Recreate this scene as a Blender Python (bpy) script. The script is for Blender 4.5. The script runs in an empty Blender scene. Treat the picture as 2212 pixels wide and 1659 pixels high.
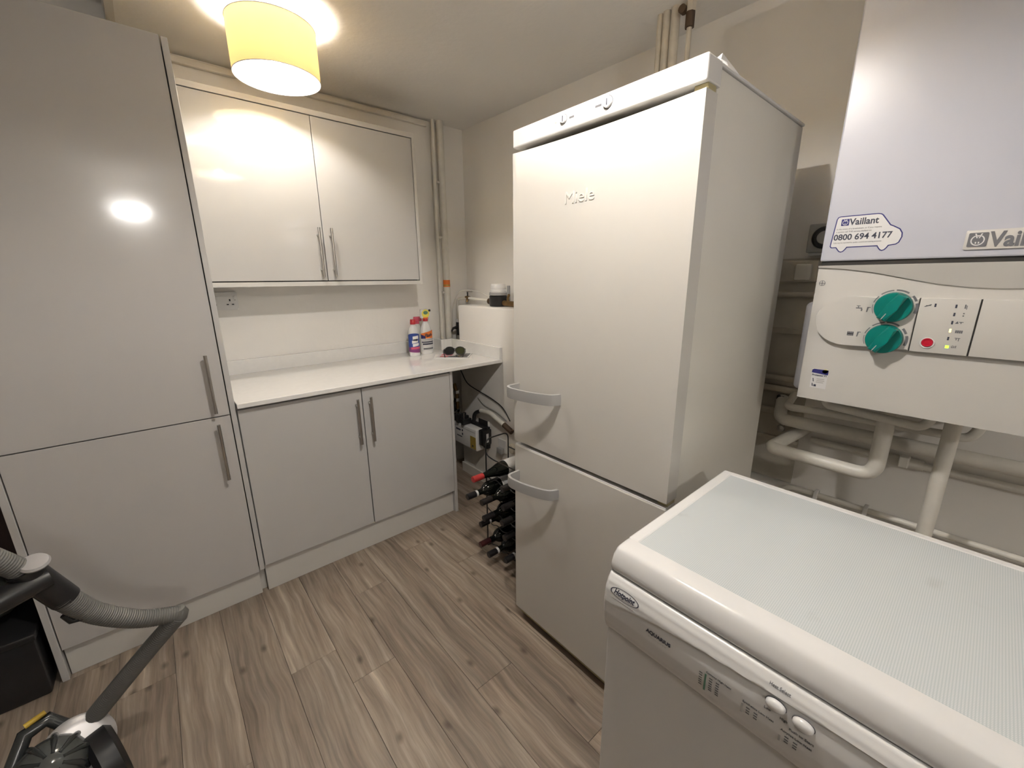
import bpy, bmesh, math, random
from mathutils import Vector, Matrix
S = bpy.context.scene
COL = S.collection
rnd = random.Random(7)

# ---------------------------------------------------------------- camera
F_PX, W_PX = 887.87, 2212.0
yaw, pitch, roll = math.radians(40.733), math.radians(14.466), math.radians(-0.445)
cam_d = bpy.data.cameras.new('camera'); cam = bpy.data.objects.new('camera', cam_d); COL.objects.link(cam)
cam_d.sensor_fit = 'HORIZONTAL'; cam_d.sensor_width = 36.0; cam_d.lens = 36.0 * F_PX / W_PX
cam_d.clip_start = 0.01
fw = Vector((math.sin(yaw)*math.cos(pitch), math.cos(yaw)*math.cos(pitch), -math.sin(pitch)))
rt0 = Vector((math.cos(yaw), -math.sin(yaw), 0)); up0 = rt0.cross(fw)
rt = rt0*math.cos(roll) + up0*math.sin(roll); up = -rt0*math.sin(roll) + up0*math.cos(roll)
M = Matrix((rt, up, -fw)).transposed().to_4x4(); M.translation = Vector((0, 0, 1.36))
cam.matrix_world = M
S.camera = cam

# ---------------------------------------------------------------- world, light levels, exposure
wd = bpy.data.worlds.new('world'); S.world = wd; wd.use_nodes = True
wd.node_tree.nodes['Background'].inputs[0].default_value = (0.9, 0.85, 0.8, 1)
wd.node_tree.nodes['Background'].inputs[1].default_value = 0.02
BULB = (1.0, 0.968, 0.94)
BULB_STRENGTH = (290.0, 800.0)     # the pendant by the cupboards, the pendant above the middle of the room
WALL_LIGHT = 330.0
S.view_settings.view_transform = 'Standard'; S.view_settings.look = 'None'
S.view_settings.exposure = 0.72; S.view_settings.gamma = 1.0; S.view_settings.use_curve_mapping = False

# ---------------------------------------------------------------- materials
def mat(name, col, rough=0.5, metal=0.0, var=0.03, vscale=6.0, bump=0.0, bscale=80.0, coat=0.0, emit=None, estr=0.0, spec=0.5):
    m = bpy.data.materials.new(name); m.use_nodes = True
    nt = m.node_tree; b = nt.nodes['Principled BSDF']
    b.inputs['Roughness'].default_value = rough; b.inputs['Metallic'].default_value = metal
    b.inputs['Coat Weight'].default_value = coat; b.inputs['Coat Roughness'].default_value = 0.04
    b.inputs['Specular IOR Level'].default_value = spec
    tc = nt.nodes.new('ShaderNodeTexCoord')
    n = nt.nodes.new('ShaderNodeTexNoise'); n.inputs['Scale'].default_value = vscale; n.inputs['Detail'].default_value = 4
    nt.links.new(tc.outputs['Object'], n.inputs['Vector'])
    r = nt.nodes.new('ShaderNodeValToRGB')
    r.color_ramp.elements[0].position = 0.3; r.color_ramp.elements[1].position = 0.7
    r.color_ramp.elements[0].color = tuple(max(0, c*(1-var)) for c in col) + (1,)
    r.color_ramp.elements[1].color = tuple(min(1, c*(1+var)) for c in col) + (1,)
    nt.links.new(n.outputs['Fac'], r.inputs['Fac']); nt.links.new(r.outputs['Color'], b.inputs['Base Color'])
    if bump:
        n2 = nt.nodes.new('ShaderNodeTexNoise'); n2.inputs['Scale'].default_value = bscale; n2.inputs['Detail'].default_value = 5
        nt.links.new(tc.outputs['Object'], n2.inputs['Vector'])
        bp = nt.nodes.new('ShaderNodeBump'); bp.inputs['Strength'].default_value = bump; bp.inputs['Distance'].default_value = 0.004
        nt.links.new(n2.outputs['Fac'], bp.inputs['Height']); nt.links.new(bp.outputs['Normal'], b.inputs['Normal'])
    if emit:
        b.inputs['Emission Color'].default_value = tuple(emit) + (1,); b.inputs['Emission Strength'].default_value = estr
    return m

MT = {}
MT['wall'] = mat('painted_plaster', (0.84, 0.812, 0.765), 0.75, var=0.03, vscale=2.5, bump=0.25, bscale=30)
MT['wall_darker'] = mat('darker_rough_wall', (0.58, 0.54, 0.46), 0.85, var=0.16, vscale=5, bump=0.5, bscale=24)
MT['ceiling'] = mat('ceiling_paint', (0.86, 0.838, 0.80), 0.85, var=0.03, vscale=2, bump=0.3, bscale=45)
MT['trim'] = mat('trim_paint', (0.72, 0.68, 0.61), 0.45)
MT['gloss'] = mat('gloss_white_lacquer', (0.50, 0.49, 0.475), 0.06, var=0.01, vscale=2)
MT['gloss_tall'] = mat('gloss_white_lacquer_rippled', (0.48, 0.465, 0.45), 0.10, var=0.01, vscale=2, bump=0.035, bscale=9)
MT['carcass'] = mat('white_melamine', (0.58, 0.565, 0.53), 0.35, var=0.015)
MT['quartz'] = mat('white_quartz', (0.80, 0.785, 0.755), 0.07, var=0.02, vscale=40)
MT['dark_gap'] = mat('dark_gap', (0.02, 0.018, 0.016), 0.8)
MT['steel'] = mat('brushed_steel', (0.50, 0.48, 0.45), 0.28, metal=1.0, var=0.05, vscale=60)
MT['enamel'] = mat('cream_white_enamel', (0.60, 0.578, 0.535), 0.22, var=0.015, vscale=3)
MT['enamel_side'] = mat('textured_side_enamel', (0.74, 0.71, 0.64), 0.34, var=0.02, vscale=3, bump=0.06, bscale=220)
MT['enamel_white'] = mat('white_enamel', (0.68, 0.67, 0.655), 0.22, var=0.01, vscale=3)
MT['aged'] = mat('aged_cream_plastic', (0.42, 0.36, 0.20), 0.5, var=0.08)
MT['handle_grey'] = mat('grey_plastic_handle', (0.33, 0.325, 0.315), 0.32, var=0.03)
MT['boiler'] = mat('boiler_white', (0.45, 0.455, 0.505), 0.30, var=0.01, bump=0.03, bscale=260)
MT['boiler_panel'] = mat('boiler_panel_plastic', (0.54, 0.52, 0.485), 0.36, var=0.015, bump=0.05, bscale=240)
MT['teal'] = mat('teal_plastic', (0.0, 0.16, 0.135), 0.22, var=0.06, vscale=30)
MT['ink'] = mat('dark_print', (0.035, 0.038, 0.06), 0.5)
MT['ink_grey'] = mat('grey_print', (0.13, 0.13, 0.14), 0.5)
MT['ink_pale'] = mat('pale_grey_print', (0.40, 0.39, 0.38), 0.5)
MT['emboss'] = mat('embossed_enamel', (0.64, 0.62, 0.58), 0.2)
MT['sticker'] = mat('white_sticker', (0.62, 0.61, 0.60), 0.4)
MT['navy'] = mat('navy_print', (0.02, 0.02, 0.14), 0.4)
MT['green_ink'] = mat('green_print', (0.10, 0.22, 0.15), 0.5)
MT['yellow'] = mat('yellow_plastic', (0.62, 0.42, 0.06), 0.4)
MT['yellow_print'] = mat('yellow_print', (0.75, 0.65, 0.10), 0.4)
MT['red'] = mat('red_plastic', (0.50, 0.03, 0.04), 0.35)
MT['pink'] = mat('pinkish_red_plastic', (0.62, 0.10, 0.16), 0.35)
MT['orange'] = mat('orange_print', (0.80, 0.20, 0.03), 0.4)
MT['blue'] = mat('blue_print', (0.03, 0.07, 0.30), 0.35)
MT['purple'] = mat('purple_print', (0.20, 0.04, 0.16), 0.4)
MT['white_plastic'] = mat('white_plastic', (0.74, 0.73, 0.71), 0.35)
MT['clear_plastic'] = mat('pale_translucent_plastic', (0.70, 0.72, 0.66), 0.25)
MT['pipe'] = mat('white_painted_pipe', (0.72, 0.69, 0.62), 0.42, var=0.05, vscale=25, bump=0.1, bscale=70)
MT['pipe_old'] = mat('old_painted_pipe', (0.60, 0.55, 0.46), 0.55, var=0.1, vscale=20, bump=0.3, bscale=60)
MT['black'] = mat('black_plastic', (0.012, 0.012, 0.013), 0.35)
MT['black_gloss'] = mat('black_gloss', (0.008, 0.008, 0.009), 0.12)
MT['black_wire'] = mat('black_wire', (0.010, 0.010, 0.010), 0.45)
MT['brown_tape'] = mat('brown_tape', (0.07, 0.04, 0.02), 0.6)
MT['brass'] = mat('tarnished_brass', (0.25, 0.16, 0.07), 0.4, metal=0.9, var=0.2, vscale=40)
MT['chrome'] = mat('chrome', (0.6, 0.6, 0.6), 0.15, metal=1.0)
MT['glass_dark'] = mat('dark_bottle_glass', (0.004, 0.005, 0.004), 0.08, var=0.1, spec=0.3)
MT['foil_black'] = mat('black_foil', (0.012, 0.011, 0.012), 0.3)
MT['foil_red'] = mat('red_foil', (0.36, 0.03, 0.03), 0.35)
MT['foil_maroon'] = mat('maroon_foil', (0.05, 0.01, 0.012), 0.35)
MT['paper'] = mat('paper', (0.75, 0.73, 0.70), 0.7)
MT['vac_grey'] = mat('vacuum_dark_grey', (0.03, 0.033, 0.033), 0.22, var=0.1)
MT['vac_smoke'] = mat('vacuum_smoky_plastic', (0.06, 0.065, 0.063), 0.16, var=0.15, vscale=20)
MT['vac_silver'] = mat('vacuum_silver', (0.46, 0.45, 0.45), 0.38, metal=0.4)
MT['hose'] = mat('ribbed_hose_grey', (0.11, 0.108, 0.10), 0.42, var=0.1)
MT['dark_door'] = mat('dark_red_brown_wood', (0.030, 0.014, 0.012), 0.5, var=0.25, vscale=6)
MT['bag'] = mat('dark_bin_bag', (0.016, 0.018, 0.015), 0.3, var=0.2)
MT['led_green'] = mat('green_led', (0.3, 0.9, 0.1), 0.4, emit=(0.35, 1.0, 0.03), estr=1.6)
MT['led_yellow'] = mat('yellow_led', (0.9, 0.8, 0.3), 0.4, emit=(1.0, 0.85, 0.25), estr=1.5)
MT['red_btn'] = mat('red_reset_button', (0.45, 0.01, 0.03), 0.3)
MT['kraft'] = mat('gold_label', (0.42, 0.30, 0.06), 0.5)
MT['lens_olive'] = mat('dark_olive_lens', (0.035, 0.040, 0.018), 0.12)
MT['bulb'] = mat('lit_bulb', (1, 1, 1), 0.5, emit=BULB, estr=BULB_STRENGTH[0])
MT['bulb_b'] = mat('lit_bulb_bright', (1, 1, 1), 0.5, emit=BULB, estr=BULB_STRENGTH[1])
MT['tube_lit'] = mat('lit_tube', (1, 1, 1), 0.5, emit=(1.0, 0.97, 0.93), estr=WALL_LIGHT)

def shade_mat():
    m = bpy.data.materials.new('yellow_fabric_shade'); m.use_nodes = True
    nt = m.node_tree; nt.nodes.clear()
    out = nt.nodes.new('ShaderNodeOutputMaterial'); mix = nt.nodes.new('ShaderNodeMixShader')
    d = nt.nodes.new('ShaderNodeBsdfDiffuse'); t = nt.nodes.new('ShaderNodeBsdfTranslucent')
    tc = nt.nodes.new('ShaderNodeTexCoord'); w = nt.nodes.new('ShaderNodeTexNoise')
    mp = nt.nodes.new('ShaderNodeMapping'); mp.inputs['Scale'].default_value = (60, 60, 8)
    nt.links.new(tc.outputs['Object'], mp.inputs['Vector']); nt.links.new(mp.outputs['Vector'], w.inputs['Vector'])
    w.inputs['Scale'].default_value = 6
    r = nt.nodes.new('ShaderNodeValToRGB')
    r.color_ramp.elements[0].color = (0.56, 0.34, 0.10, 1); r.color_ramp.elements[1].color = (0.66, 0.42, 0.14, 1)
    nt.links.new(w.outputs['Fac'], r.inputs['Fac'])
    nt.links.new(r.outputs['Color'], t.inputs['Color']); d.inputs['Color'].default_value = (0.85, 0.74, 0.52, 1)
    mix.inputs['Fac'].default_value = 0.085
    nt.links.new(d.outputs[0], mix.inputs[1]); nt.links.new(t.outputs[0], mix.inputs[2]); nt.links.new(mix.outputs[0], out.inputs[0])
    return m
MT['shade'] = shade_mat()

def wood_mat():
    m = bpy.data.materials.new('grey_oak_plank'); m.use_nodes = True
    nt = m.node_tree; L = nt.links.new; N = nt.nodes.new
    b = nt.nodes['Principled BSDF']; b.inputs['Roughness'].default_value = 0.42
    tc = N('ShaderNodeTexCoord'); oi = N('ShaderNodeObjectInfo')
    mul = N('ShaderNodeVectorMath'); mul.operation = 'SCALE'; mul.inputs[0].default_value = (37, 53, 11)
    L(oi.outputs['Random'], mul.inputs['Scale'])
    add = N('ShaderNodeVectorMath'); L(tc.outputs['Object'], add.inputs[0]); L(mul.outputs[0], add.inputs[1])
    # slow wander of the grain
    wob = N('ShaderNodeTexNoise'); wob.inputs['Scale'].default_value = 3.2; wob.inputs['Detail'].default_value = 2
    L(add.outputs[0], wob.inputs['Vector'])
    ws = N('ShaderNodeVectorMath'); ws.operation = 'MULTIPLY'; ws.inputs[1].default_value = (0.045, 0.0, 0.0)
    L(wob.outputs['Color'], ws.inputs[0])
    add2 = N('ShaderNodeVectorMath'); L(add.outputs[0], add2.inputs[0]); L(ws.outputs[0], add2.inputs[1])
    def streak(sx, sy, det):
        mp = N('ShaderNodeMapping'); mp.inputs['Scale'].default_value = (sx, sy, 1); L(add2.outputs[0], mp.inputs['Vector'])
        n = N('ShaderNodeTexNoise'); n.inputs['Scale'].default_value = 1; n.inputs['Detail'].default_value = det
        n.inputs['Roughness'].default_value = 0.62; L(mp.outputs[0], n.inputs['Vector']); return n
    n1 = streak(26, 1.6, 6); n2 = streak(85, 3.2, 4); n3 = streak(9, 0.9, 3)
    r1 = N('ShaderNodeValToRGB'); e = r1.color_ramp.elements
    e[0].position = 0.28; e[0].color = (0.135, 0.103, 0.078, 1); e[1].position = 0.74; e[1].color = (0.40, 0.34, 0.28, 1)
    q = e.new(0.46); q.color = (0.235, 0.190, 0.150, 1); q = e.new(0.58); q.color = (0.285, 0.238, 0.192, 1)
    L(n1.outputs['Fac'], r1.inputs['Fac'])
    r2 = N('ShaderNodeValToRGB'); r2.color_ramp.elements[0].position = 0.35; r2.color_ramp.elements[1].position = 0.7
    r2.color_ramp.elements[0].color = (0.66, 0.65, 0.64, 1); r2.color_ramp.elements[1].color = (1.32, 1.30, 1.27, 1)
    L(n2.outputs['Fac'], r2.inputs['Fac'])
    mx = N('ShaderNodeMix'); mx.data_type = 'RGBA'; mx.blend_type = 'MULTIPLY'; mx.inputs['Factor'].default_value = 0.75
    L(r1.outputs[0], mx.inputs[6]); L(r2.outputs[0], mx.inputs[7])
    r3 = N('ShaderNodeValToRGB'); r3.color_ramp.elements[0].position = 0.33; r3.color_ramp.elements[1].position = 0.68
    r3.color_ramp.elements[0].color = (0.74, 0.73, 0.72, 1); r3.color_ramp.elements[1].color = (1.14, 1.13, 1.12, 1)
    L(n3.outputs['Fac'], r3.inputs['Fac'])
    mx2 = N('ShaderNodeMix'); mx2.data_type = 'RGBA'; mx2.blend_type = 'MULTIPLY'; mx2.inputs['Factor'].default_value = 0.85
    L(mx.outputs[2], mx2.inputs[6]); L(r3.outputs[0], mx2.inputs[7])
    # knots
    mpk = N('ShaderNodeMapping'); mpk.inputs['Scale'].default_value = (5.2, 3.0, 1); L(add2.outputs[0], mpk.inputs['Vector'])
    vo = N('ShaderNodeTexVoronoi'); vo.inputs['Scale'].default_value = 1.0; vo.voronoi_dimensions = '2D'; L(mpk.outputs[0], vo.inputs['Vector'])
    rk = N('ShaderNodeValToRGB'); rk.color_ramp.elements[0].position = 0.015; rk.color_ramp.elements[1].position = 0.075
    rk.color_ramp.elements[0].color = (0.40, 0.36, 0.33, 1); rk.color_ramp.elements[1].color = (1, 1, 1, 1)
    L(vo.outputs['Distance'], rk.inputs['Fac'])
    mx3 = N('ShaderNodeMix'); mx3.data_type = 'RGBA'; mx3.blend_type = 'MULTIPLY'; mx3.inputs['Factor'].default_value = 0.9
    L(mx2.outputs[2], mx3.inputs[6]); L(rk.outputs[0], mx3.inputs[7])
    # each plank a little lighter or darker
    rr = N('ShaderNodeMapRange'); rr.inputs['To Min'].default_value = 1.06; rr.inputs['To Max'].default_value = 1.18
    L(oi.outputs['Random'], rr.inputs['Value'])
    sc = N('ShaderNodeVectorMath'); sc.operation = 'SCALE'; L(mx3.outputs[2], sc.inputs[0]); L(rr.outputs[0], sc.inputs['Scale'])
    L(sc.outputs[0], b.inputs['Base Color'])
    bp = N('ShaderNodeBump'); bp.inputs['Strength'].default_value = 0.12; bp.inputs['Distance'].default_value = 0.002
    L(n2.outputs['Fac'], bp.inputs['Height']); L(bp.outputs[0], b.inputs['Normal'])
    return m
MT['wood'] = wood_mat()

def top_mat():   # speckled laminate of the dryer top: fine woven dots
    m = bpy.data.materials.new('fine_woven_laminate'); m.use_nodes = True
    nt = m.node_tree; L = nt.links.new; N = nt.nodes.new
    b = nt.nodes['Principled BSDF']; b.inputs['Roughness'].default_value = 0.30
    tc = N('ShaderNodeTexCoord')
    def wave(axis):
        w = N('ShaderNodeTexWave'); w.bands_direction = axis; w.inputs['Scale'].default_value = 105; w.inputs['Distortion'].default_value = 0.2
        L(tc.outputs['Object'], w.inputs['Vector']); return w
    a = wave('X'); c = wave('Y')
    mm = N('ShaderNodeMath'); mm.operation = 'MULTIPLY'; L(a.outputs['Fac'], mm.inputs[0]); L(c.outputs['Fac'], mm.inputs[1])
    r = N('ShaderNodeValToRGB'); r.color_ramp.elements[0].color = (0.43, 0.47, 0.475, 1); r.color_ramp.elements[1].color = (0.59, 0.595, 0.60, 1)
    r.color_ramp.elements[1].position = 0.6
    L(mm.outputs[0], r.inputs['Fac'])
    # faint scuffs
    n = N('ShaderNodeTexNoise'); n.inputs['Scale'].default_value = 7; n.inputs['Detail'].default_value = 8; L(tc.outputs['Object'], n.inputs['Vector'])
    r2 = N('ShaderNodeValToRGB'); r2.color_ramp.elements[0].position = 0.27; r2.color_ramp.elements[1].position = 0.36
    r2.color_ramp.elements[0].color = (0.82, 0.81, 0.80, 1); r2.color_ramp.elements[1].color = (1, 1, 1, 1); L(n.outputs['Fac'], r2.inputs['Fac'])
    mx = N('ShaderNodeMix'); mx.data_type = 'RGBA'; mx.blend_type = 'MULTIPLY'; mx.inputs['Factor'].default_value = 1
    L(r.outputs[0], mx.inputs[6]); L(r2.outputs[0], mx.inputs[7]); L(mx.outputs[2], b.inputs['Base Color'])
    return m
MT['dryer_top'] = top_mat()

# ---------------------------------------------------------------- builders
LOCAL = set()
def link(name, me, m, parent=None, smooth=False, autosmooth=None):
    o = bpy.data.objects.new(name, me); COL.objects.link(o)
    if m is not None and not me.materials: me.materials.append(MT[m] if isinstance(m, str) else m)
    if parent is not None:
        o.parent = parent
        if parent.type == 'EMPTY' and parent.name not in LOCAL:
            o.matrix_parent_inverse = Matrix.Translation(parent.location).inverted()
    if smooth:
        for p in me.polygons: p.use_smooth = True
        if autosmooth:
            try: me.set_sharp_from_angle(angle=math.radians(autosmooth))
            except Exception: pass
    return o
def tag(o, label, cat, group=None):
    o['label'] = label; o['category'] = cat
    if group: o['group'] = group
    return o
def thing(name, label, cat, loc, group=None, local=False):
    o = bpy.data.objects.new(name, None); COL.objects.link(o); o.location = loc; o.empty_display_size = 0.05
    tag(o, label, cat, group)
    if local: LOCAL.add(o.name)
    return o
def struct(o): o['kind'] = 'structure'; return o
def bm_mesh(name, bm):
    me = bpy.data.meshes.new(name); bmesh.ops.recalc_face_normals(bm, faces=bm.faces); bm.to_mesh(me); bm.free(); return me
def add_box(bm, lo, hi):
    r = bmesh.ops.create_cube(bm, size=1.0)
    for v in r['verts']:
        for i in range(3): v.co[i] = lo[i] + (v.co[i] + 0.5)*(hi[i] - lo[i])
    return r['verts']
def box(name, lo, hi, m, parent=None, bevel=0.0015, seg=2):
    lo, hi = [min(a, b) for a, b in zip(lo, hi)], [max(a, b) for a, b in zip(lo, hi)]
    bm = bmesh.new(); add_box(bm, lo, hi)
    bv = min(bevel, 0.45*min(h - l for l, h in zip(lo, hi)))
    if bv > 0: bmesh.ops.bevel(bm, geom=bm.edges[:], offset=bv, segments=seg, affect='EDGES', profile=0.5)
    return link(name, bm_mesh(name, bm), m, parent, smooth=bevel > 0.004, autosmooth=40)
def boxes(name, lst, m, parent=None):
    bm = bmesh.new()
    for lo, hi in lst: add_box(bm, lo, hi)
    return link(name, bm_mesh(name, bm), m, parent)
def fillet(pts, rad, n=6):
    pts = [Vector(p) for p in pts]; out = [pts[0]]
    for i in range(1, len(pts)-1):
        a, b, c = pts[i-1], pts[i], pts[i+1]
        r = min(rad, 0.49*(b-a).length, 0.49*(c-b).length)
        p, q = b + (a-b).normalized()*r, b + (c-b).normalized()*r
        for k in range(n+1):
            t = k/n; out.append(p*(1-t)**2 + b*2*t*(1-t) + q*t*t)
    out.append(pts[-1]); return out
def tube_bm(bm, pts, r, n=12, cap=True):
    pts = [Vector(p) for p in pts]; rs = r if isinstance(r, (list, tuple)) else [r]*len(pts)
    t0 = (pts[1]-pts[0]).normalized()
    u = t0.orthogonal().normalized(); rings = []
    for i, p in enumerate(pts):
        if i == 0: t = t0
        elif i == len(pts)-1: t = (pts[i]-pts[i-1]).normalized()
        else: t = ((pts[i+1]-pts[i]).normalized() + (pts[i]-pts[i-1]).normalized()).normalized()
        u = (u - t*u.dot(t)).normalized(); w = t.cross(u)
        rings.append([bm.verts.new(p + (u*math.cos(2*math.pi*k/n) + w*math.sin(2*math.pi*k/n))*rs[i]) for k in range(n)])
    for a, b in zip(rings, rings[1:]):
        for k in range(n): bm.faces.new((a[k], a[(k+1) % n], b[(k+1) % n], b[k]))
    if cap: bm.faces.new(rings[0][::-1]); bm.faces.new(rings[-1])
def tube(name, pts, r, m, parent=None, n=12, bend=None):
    bm = bmesh.new(); tube_bm(bm, fillet(pts, bend) if bend else pts, r, n)
    return link(name, bm_mesh(name, bm), m, parent, smooth=True, autosmooth=50)
def lathe(name, prof, m, parent=None, loc=(0, 0, 0), axis='Z', n=28, sx=1.0, sy=1.0, cap=True):
    bm = bmesh.new(); rings = []
    A = {'Z': Matrix.Identity(3), 'X': Matrix(((0, 0, 1), (0, 1, 0), (-1, 0, 0))), '-X': Matrix(((0, 0, -1), (0, 1, 0), (1, 0, 0))),
         'Y': Matrix(((1, 0, 0), (0, 0, 1), (0, -1, 0))), '-Y': Matrix(((1, 0, 0), (0, 0, -1), (0, 1, 0)))}[axis] if isinstance(axis, str) else axis
    for r, z in prof:
        rings.append([bm.verts.new(A @ Vector((max(r, 1e-5)*sx*math.cos(2*math.pi*k/n), max(r, 1e-5)*sy*math.sin(2*math.pi*k/n), z)) + Vector(loc)) for k in range(n)])
    for a, b in zip(rings, rings[1:]):
        for k in range(n): bm.faces.new((a[k], a[(k+1) % n], b[(k+1) % n], b[k]))
    if cap: bm.faces.new(rings[0][::-1]); bm.faces.new(rings[-1])
    return link(name, bm_mesh(name, bm), m, parent, smooth=True, autosmooth=42)
def plate(name, pts2, thick, m, parent, org, xd, ud, bevel=0.0):
    """outline in the plane (xd, ud) at org, extruded by thick along xd x ud"""
    xd, ud, org = Vector(xd), Vector(ud), Vector(org); nd = xd.cross(ud)
    bm = bmesh.new()
    a = [bm.verts.new(org + xd*p[0] + ud*p[1]) for p in pts2]
    b = [bm.verts.new(org + xd*p[0] + ud*p[1] + nd*thick) for p in pts2]
    n = len(a)
    bm.faces.new(a[::-1]); top = bm.faces.new(b)
    for i in range(n): bm.faces.new((a[i], a[(i+1) % n], b[(i+1) % n], b[i]))
    if bevel: bmesh.ops.bevel(bm, geom=list(top.edges), offset=bevel, segments=3, affect='EDGES', profile=0.5)
    return link(name, bm_mesh(name, bm), m, parent, smooth=bool(bevel), autosmooth=40)
def rrect(w, h, r, n=5, x0=0, y0=0):
    out = []
    for cx, cy, a0 in ((w-r, r, -90), (w-r, h-r, 0), (r, h-r, 90), (r, r, 180)):
        for k in range(n+1):
            a = math.radians(a0 + 90*k/n); out.append((x0 + cx + r*math.cos(a), y0 + cy + r*math.sin(a)))
    return out
def text(name, s, size, m, parent, org, xd, ud, ext=0.0003, align='LEFT', shear=0.0, width=1.0, wrap=None, bold=0.0):
    c = bpy.data.curves.new(name, 'FONT'); c.body = s; c.size = size; c.align_x = align; c.extrude = ext; c.shear = shear; c.resolution_u = 3; c.offset = bold
    o = bpy.data.objects.new('tmp_text', c); COL.objects.link(o)
    dg = bpy.context.evaluated_depsgraph_get(); dg.update()
    me = bpy.data.meshes.new_from_object(o.evaluated_get(dg)); bpy.data.objects.remove(o)
    xd, ud, org = Vector(xd), Vector(ud), Vector(org); nd = xd.cross(ud)
    for v in me.vertices:
        x, y, z = v.co; p = org + xd*x*width + ud*y + nd*z
        if wrap: p = wrap(p)
        v.co = p
    me.materials.clear()
    return link(name, me, m, parent)
def heightgrid(name, us, vs, fn, m, parent, close=None):
    bm = bmesh.new(); g = [[bm.verts.new(fn(u, v)) for v in vs] for u in us]
    for i in range(len(us)-1):
        for j in range(len(vs)-1): bm.faces.new((g[i][j], g[i+1][j], g[i+1][j+1], g[i][j+1]))
    if close:  # close to a back plane x=close
        edge = [g[i][0] for i in range(len(us))] + [g[-1][j] for j in range(1, len(vs))] + [g[i][-1] for i in range(len(us)-2, -1, -1)] + [g[0][j] for j in range(len(vs)-2, 0, -1)]
        bk = [bm.verts.new((close, v.co.y, v.co.z)) for v in edge]
        for i in range(len(edge)): bm.faces.new((edge[i], edge[(i+1) % len(edge)], bk[(i+1) % len(edge)], bk[i]))
        bm.faces.new(bk)
    return link(name, bm_mesh(name, bm), m, parent, smooth=True, autosmooth=35)
lin = lambda a, b, n: [a + (b-a)*k/(n-1) for k in range(n)]
NX, NY, UP = (0, -1, 0), (1, 0, 0), (0, 0, 1)      # reading direction on faces that look to -X, and to -Y

# ================================================================ room shell
H = 2.30
floor = struct(box('floor', (-3.2, -1.7, -0.06), (1.9, 2.6, -0.012), 'dark_gap', bevel=0))
PW = 0.155
ends = {4: 0.915, 2: 1.218, 1: 1.395, 5: 1.76, 3: 0.42, 0: 0.75, 6: 0.3}
for k in range(-21, 13):
    x0 = PW*k; x1 = min(x0 + PW, 1.9)
    if x0 >= 1.88: continue
    y = ends.get(k, rnd.uniform(0, 1.2)) - 3.6
    while y < 2.6:
        a, b = max(y, -1.7), min(y + 1.2, 2.6)
        if b - a > 0.01: box('plank', (x0 + 0.0004, a + 0.0004, -0.012), (x1 - 0.0004, b - 0.0004, 0.0), 'wood', floor, bevel=0.0008, seg=1)
        y += 1.2
# ceiling with the hatch recess above the tall cabinet
HX0, HX1, HY0, HY1 = -0.62, 0.052, 1.45, 2.46
ceil = struct(boxes('ceiling', [((-3.2, -1.7, H), (1.9, HY0, H+0.3)), ((-3.2, HY1, H), (1.9, 2.6, H+0.3)), ((-3.2, HY0, H), (HX0, HY1, H+0.3)), ((HX1, HY0, H), (1.9, HY1, H+0.3)), ((HX0, HY0, H+0.26), (HX1, HY1, H+0.3))], 'ceiling'))
struct(boxes('trim_1', [((HX1, HY0-0.025, H-0.006), (HX1+0.025, HY1, H)), ((HX0-0.025, HY0-0.025, H-0.006), (HX0, HY1, H)), ((HX0, HY0-0.025, H-0.006), (HX1, HY0, H))], 'trim'))
struct(box('wall_back', (-3.2, 2.5, 0), (1.9, 2.6, H), 'wall', bevel=0))
bm = bmesh.new()
poly = [(1.735, 2.5), (1.80, 1.0), (1.80, -1.7), (1.92, -1.7), (1.92, 2.5)]
a = [bm.verts.new((x, y, 0)) for x, y in poly]; b = [bm.verts.new((x, y, H)) for x, y in poly]
bm.faces.new(a[::-1]); bm.faces.new(b)
for i in range(5): bm.faces.new((a[i], a[(i+1) % 5], b[(i+1) % 5], b[i]))
struct(link('wall_right', bm_mesh('wall_right', bm), 'wall'))
struct(box('wall_left', (-3.3, -1.7, 0), (-3.2, 2.6, H), 'wall', bevel=0))
struct(box('wall_front', (-3.2, -1.8, 0), (1.9, -1.7, H), 'wall', bevel=0))
# boxed low wall behind the worktop end, plastered
struct(box('wall_ledge', (1.535, 1.13, 0), (1.79, 2.33, 1.19), 'wall', bevel=0.012, seg=3))
# lower, rougher courses of the right wall behind the machines
wl = struct(box('wall_right_footing', (1.735, -1.2, 0), (1.80, 0.62, 0.565), 'wall', bevel=0.008))
box('rough_course', (1.795, 0.40, 0.565), (1.802, 1.1, 1.42), 'wall_darker', wl, bevel=0.0)  # darker, blotchier patch of wall beside the fridge
struct(box('baseboard_right', (1.523, 1.14, 0), (1.535, 2.33, 0.07), 'trim'))
# slim trunking along the top of the back wall
struct(box('trim_2', (0.10, 2.474, 2.262), (1.462, 2.50, 2.288), 'trim', bevel=0.004))
# dark door added to keep the space left of the tall cabinet dark
dr = struct(box('door_1', (-1.35, 2.16, 0), (-0.462, 2.20, 2.0), 'dark_door'))
for zz in (0.15, 1.1): box('door_panel', (-1.22, 2.15, zz), (-0.58, 2.16, zz + 0.75), 'dark_door', dr, bevel=0.006)
lathe('door_knob', [(0.0, 0), (0.012, 0.004), (0.012, 0.02), (0.024, 0.03), (0.026, 0.045), (0.015, 0.058), (0, 0.06)], 'brass', dr, (-1.28, 2.16, 1.0), axis=Matrix(((1, 0, 0), (0, 0, -1), (0, 1, 0))))

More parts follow.
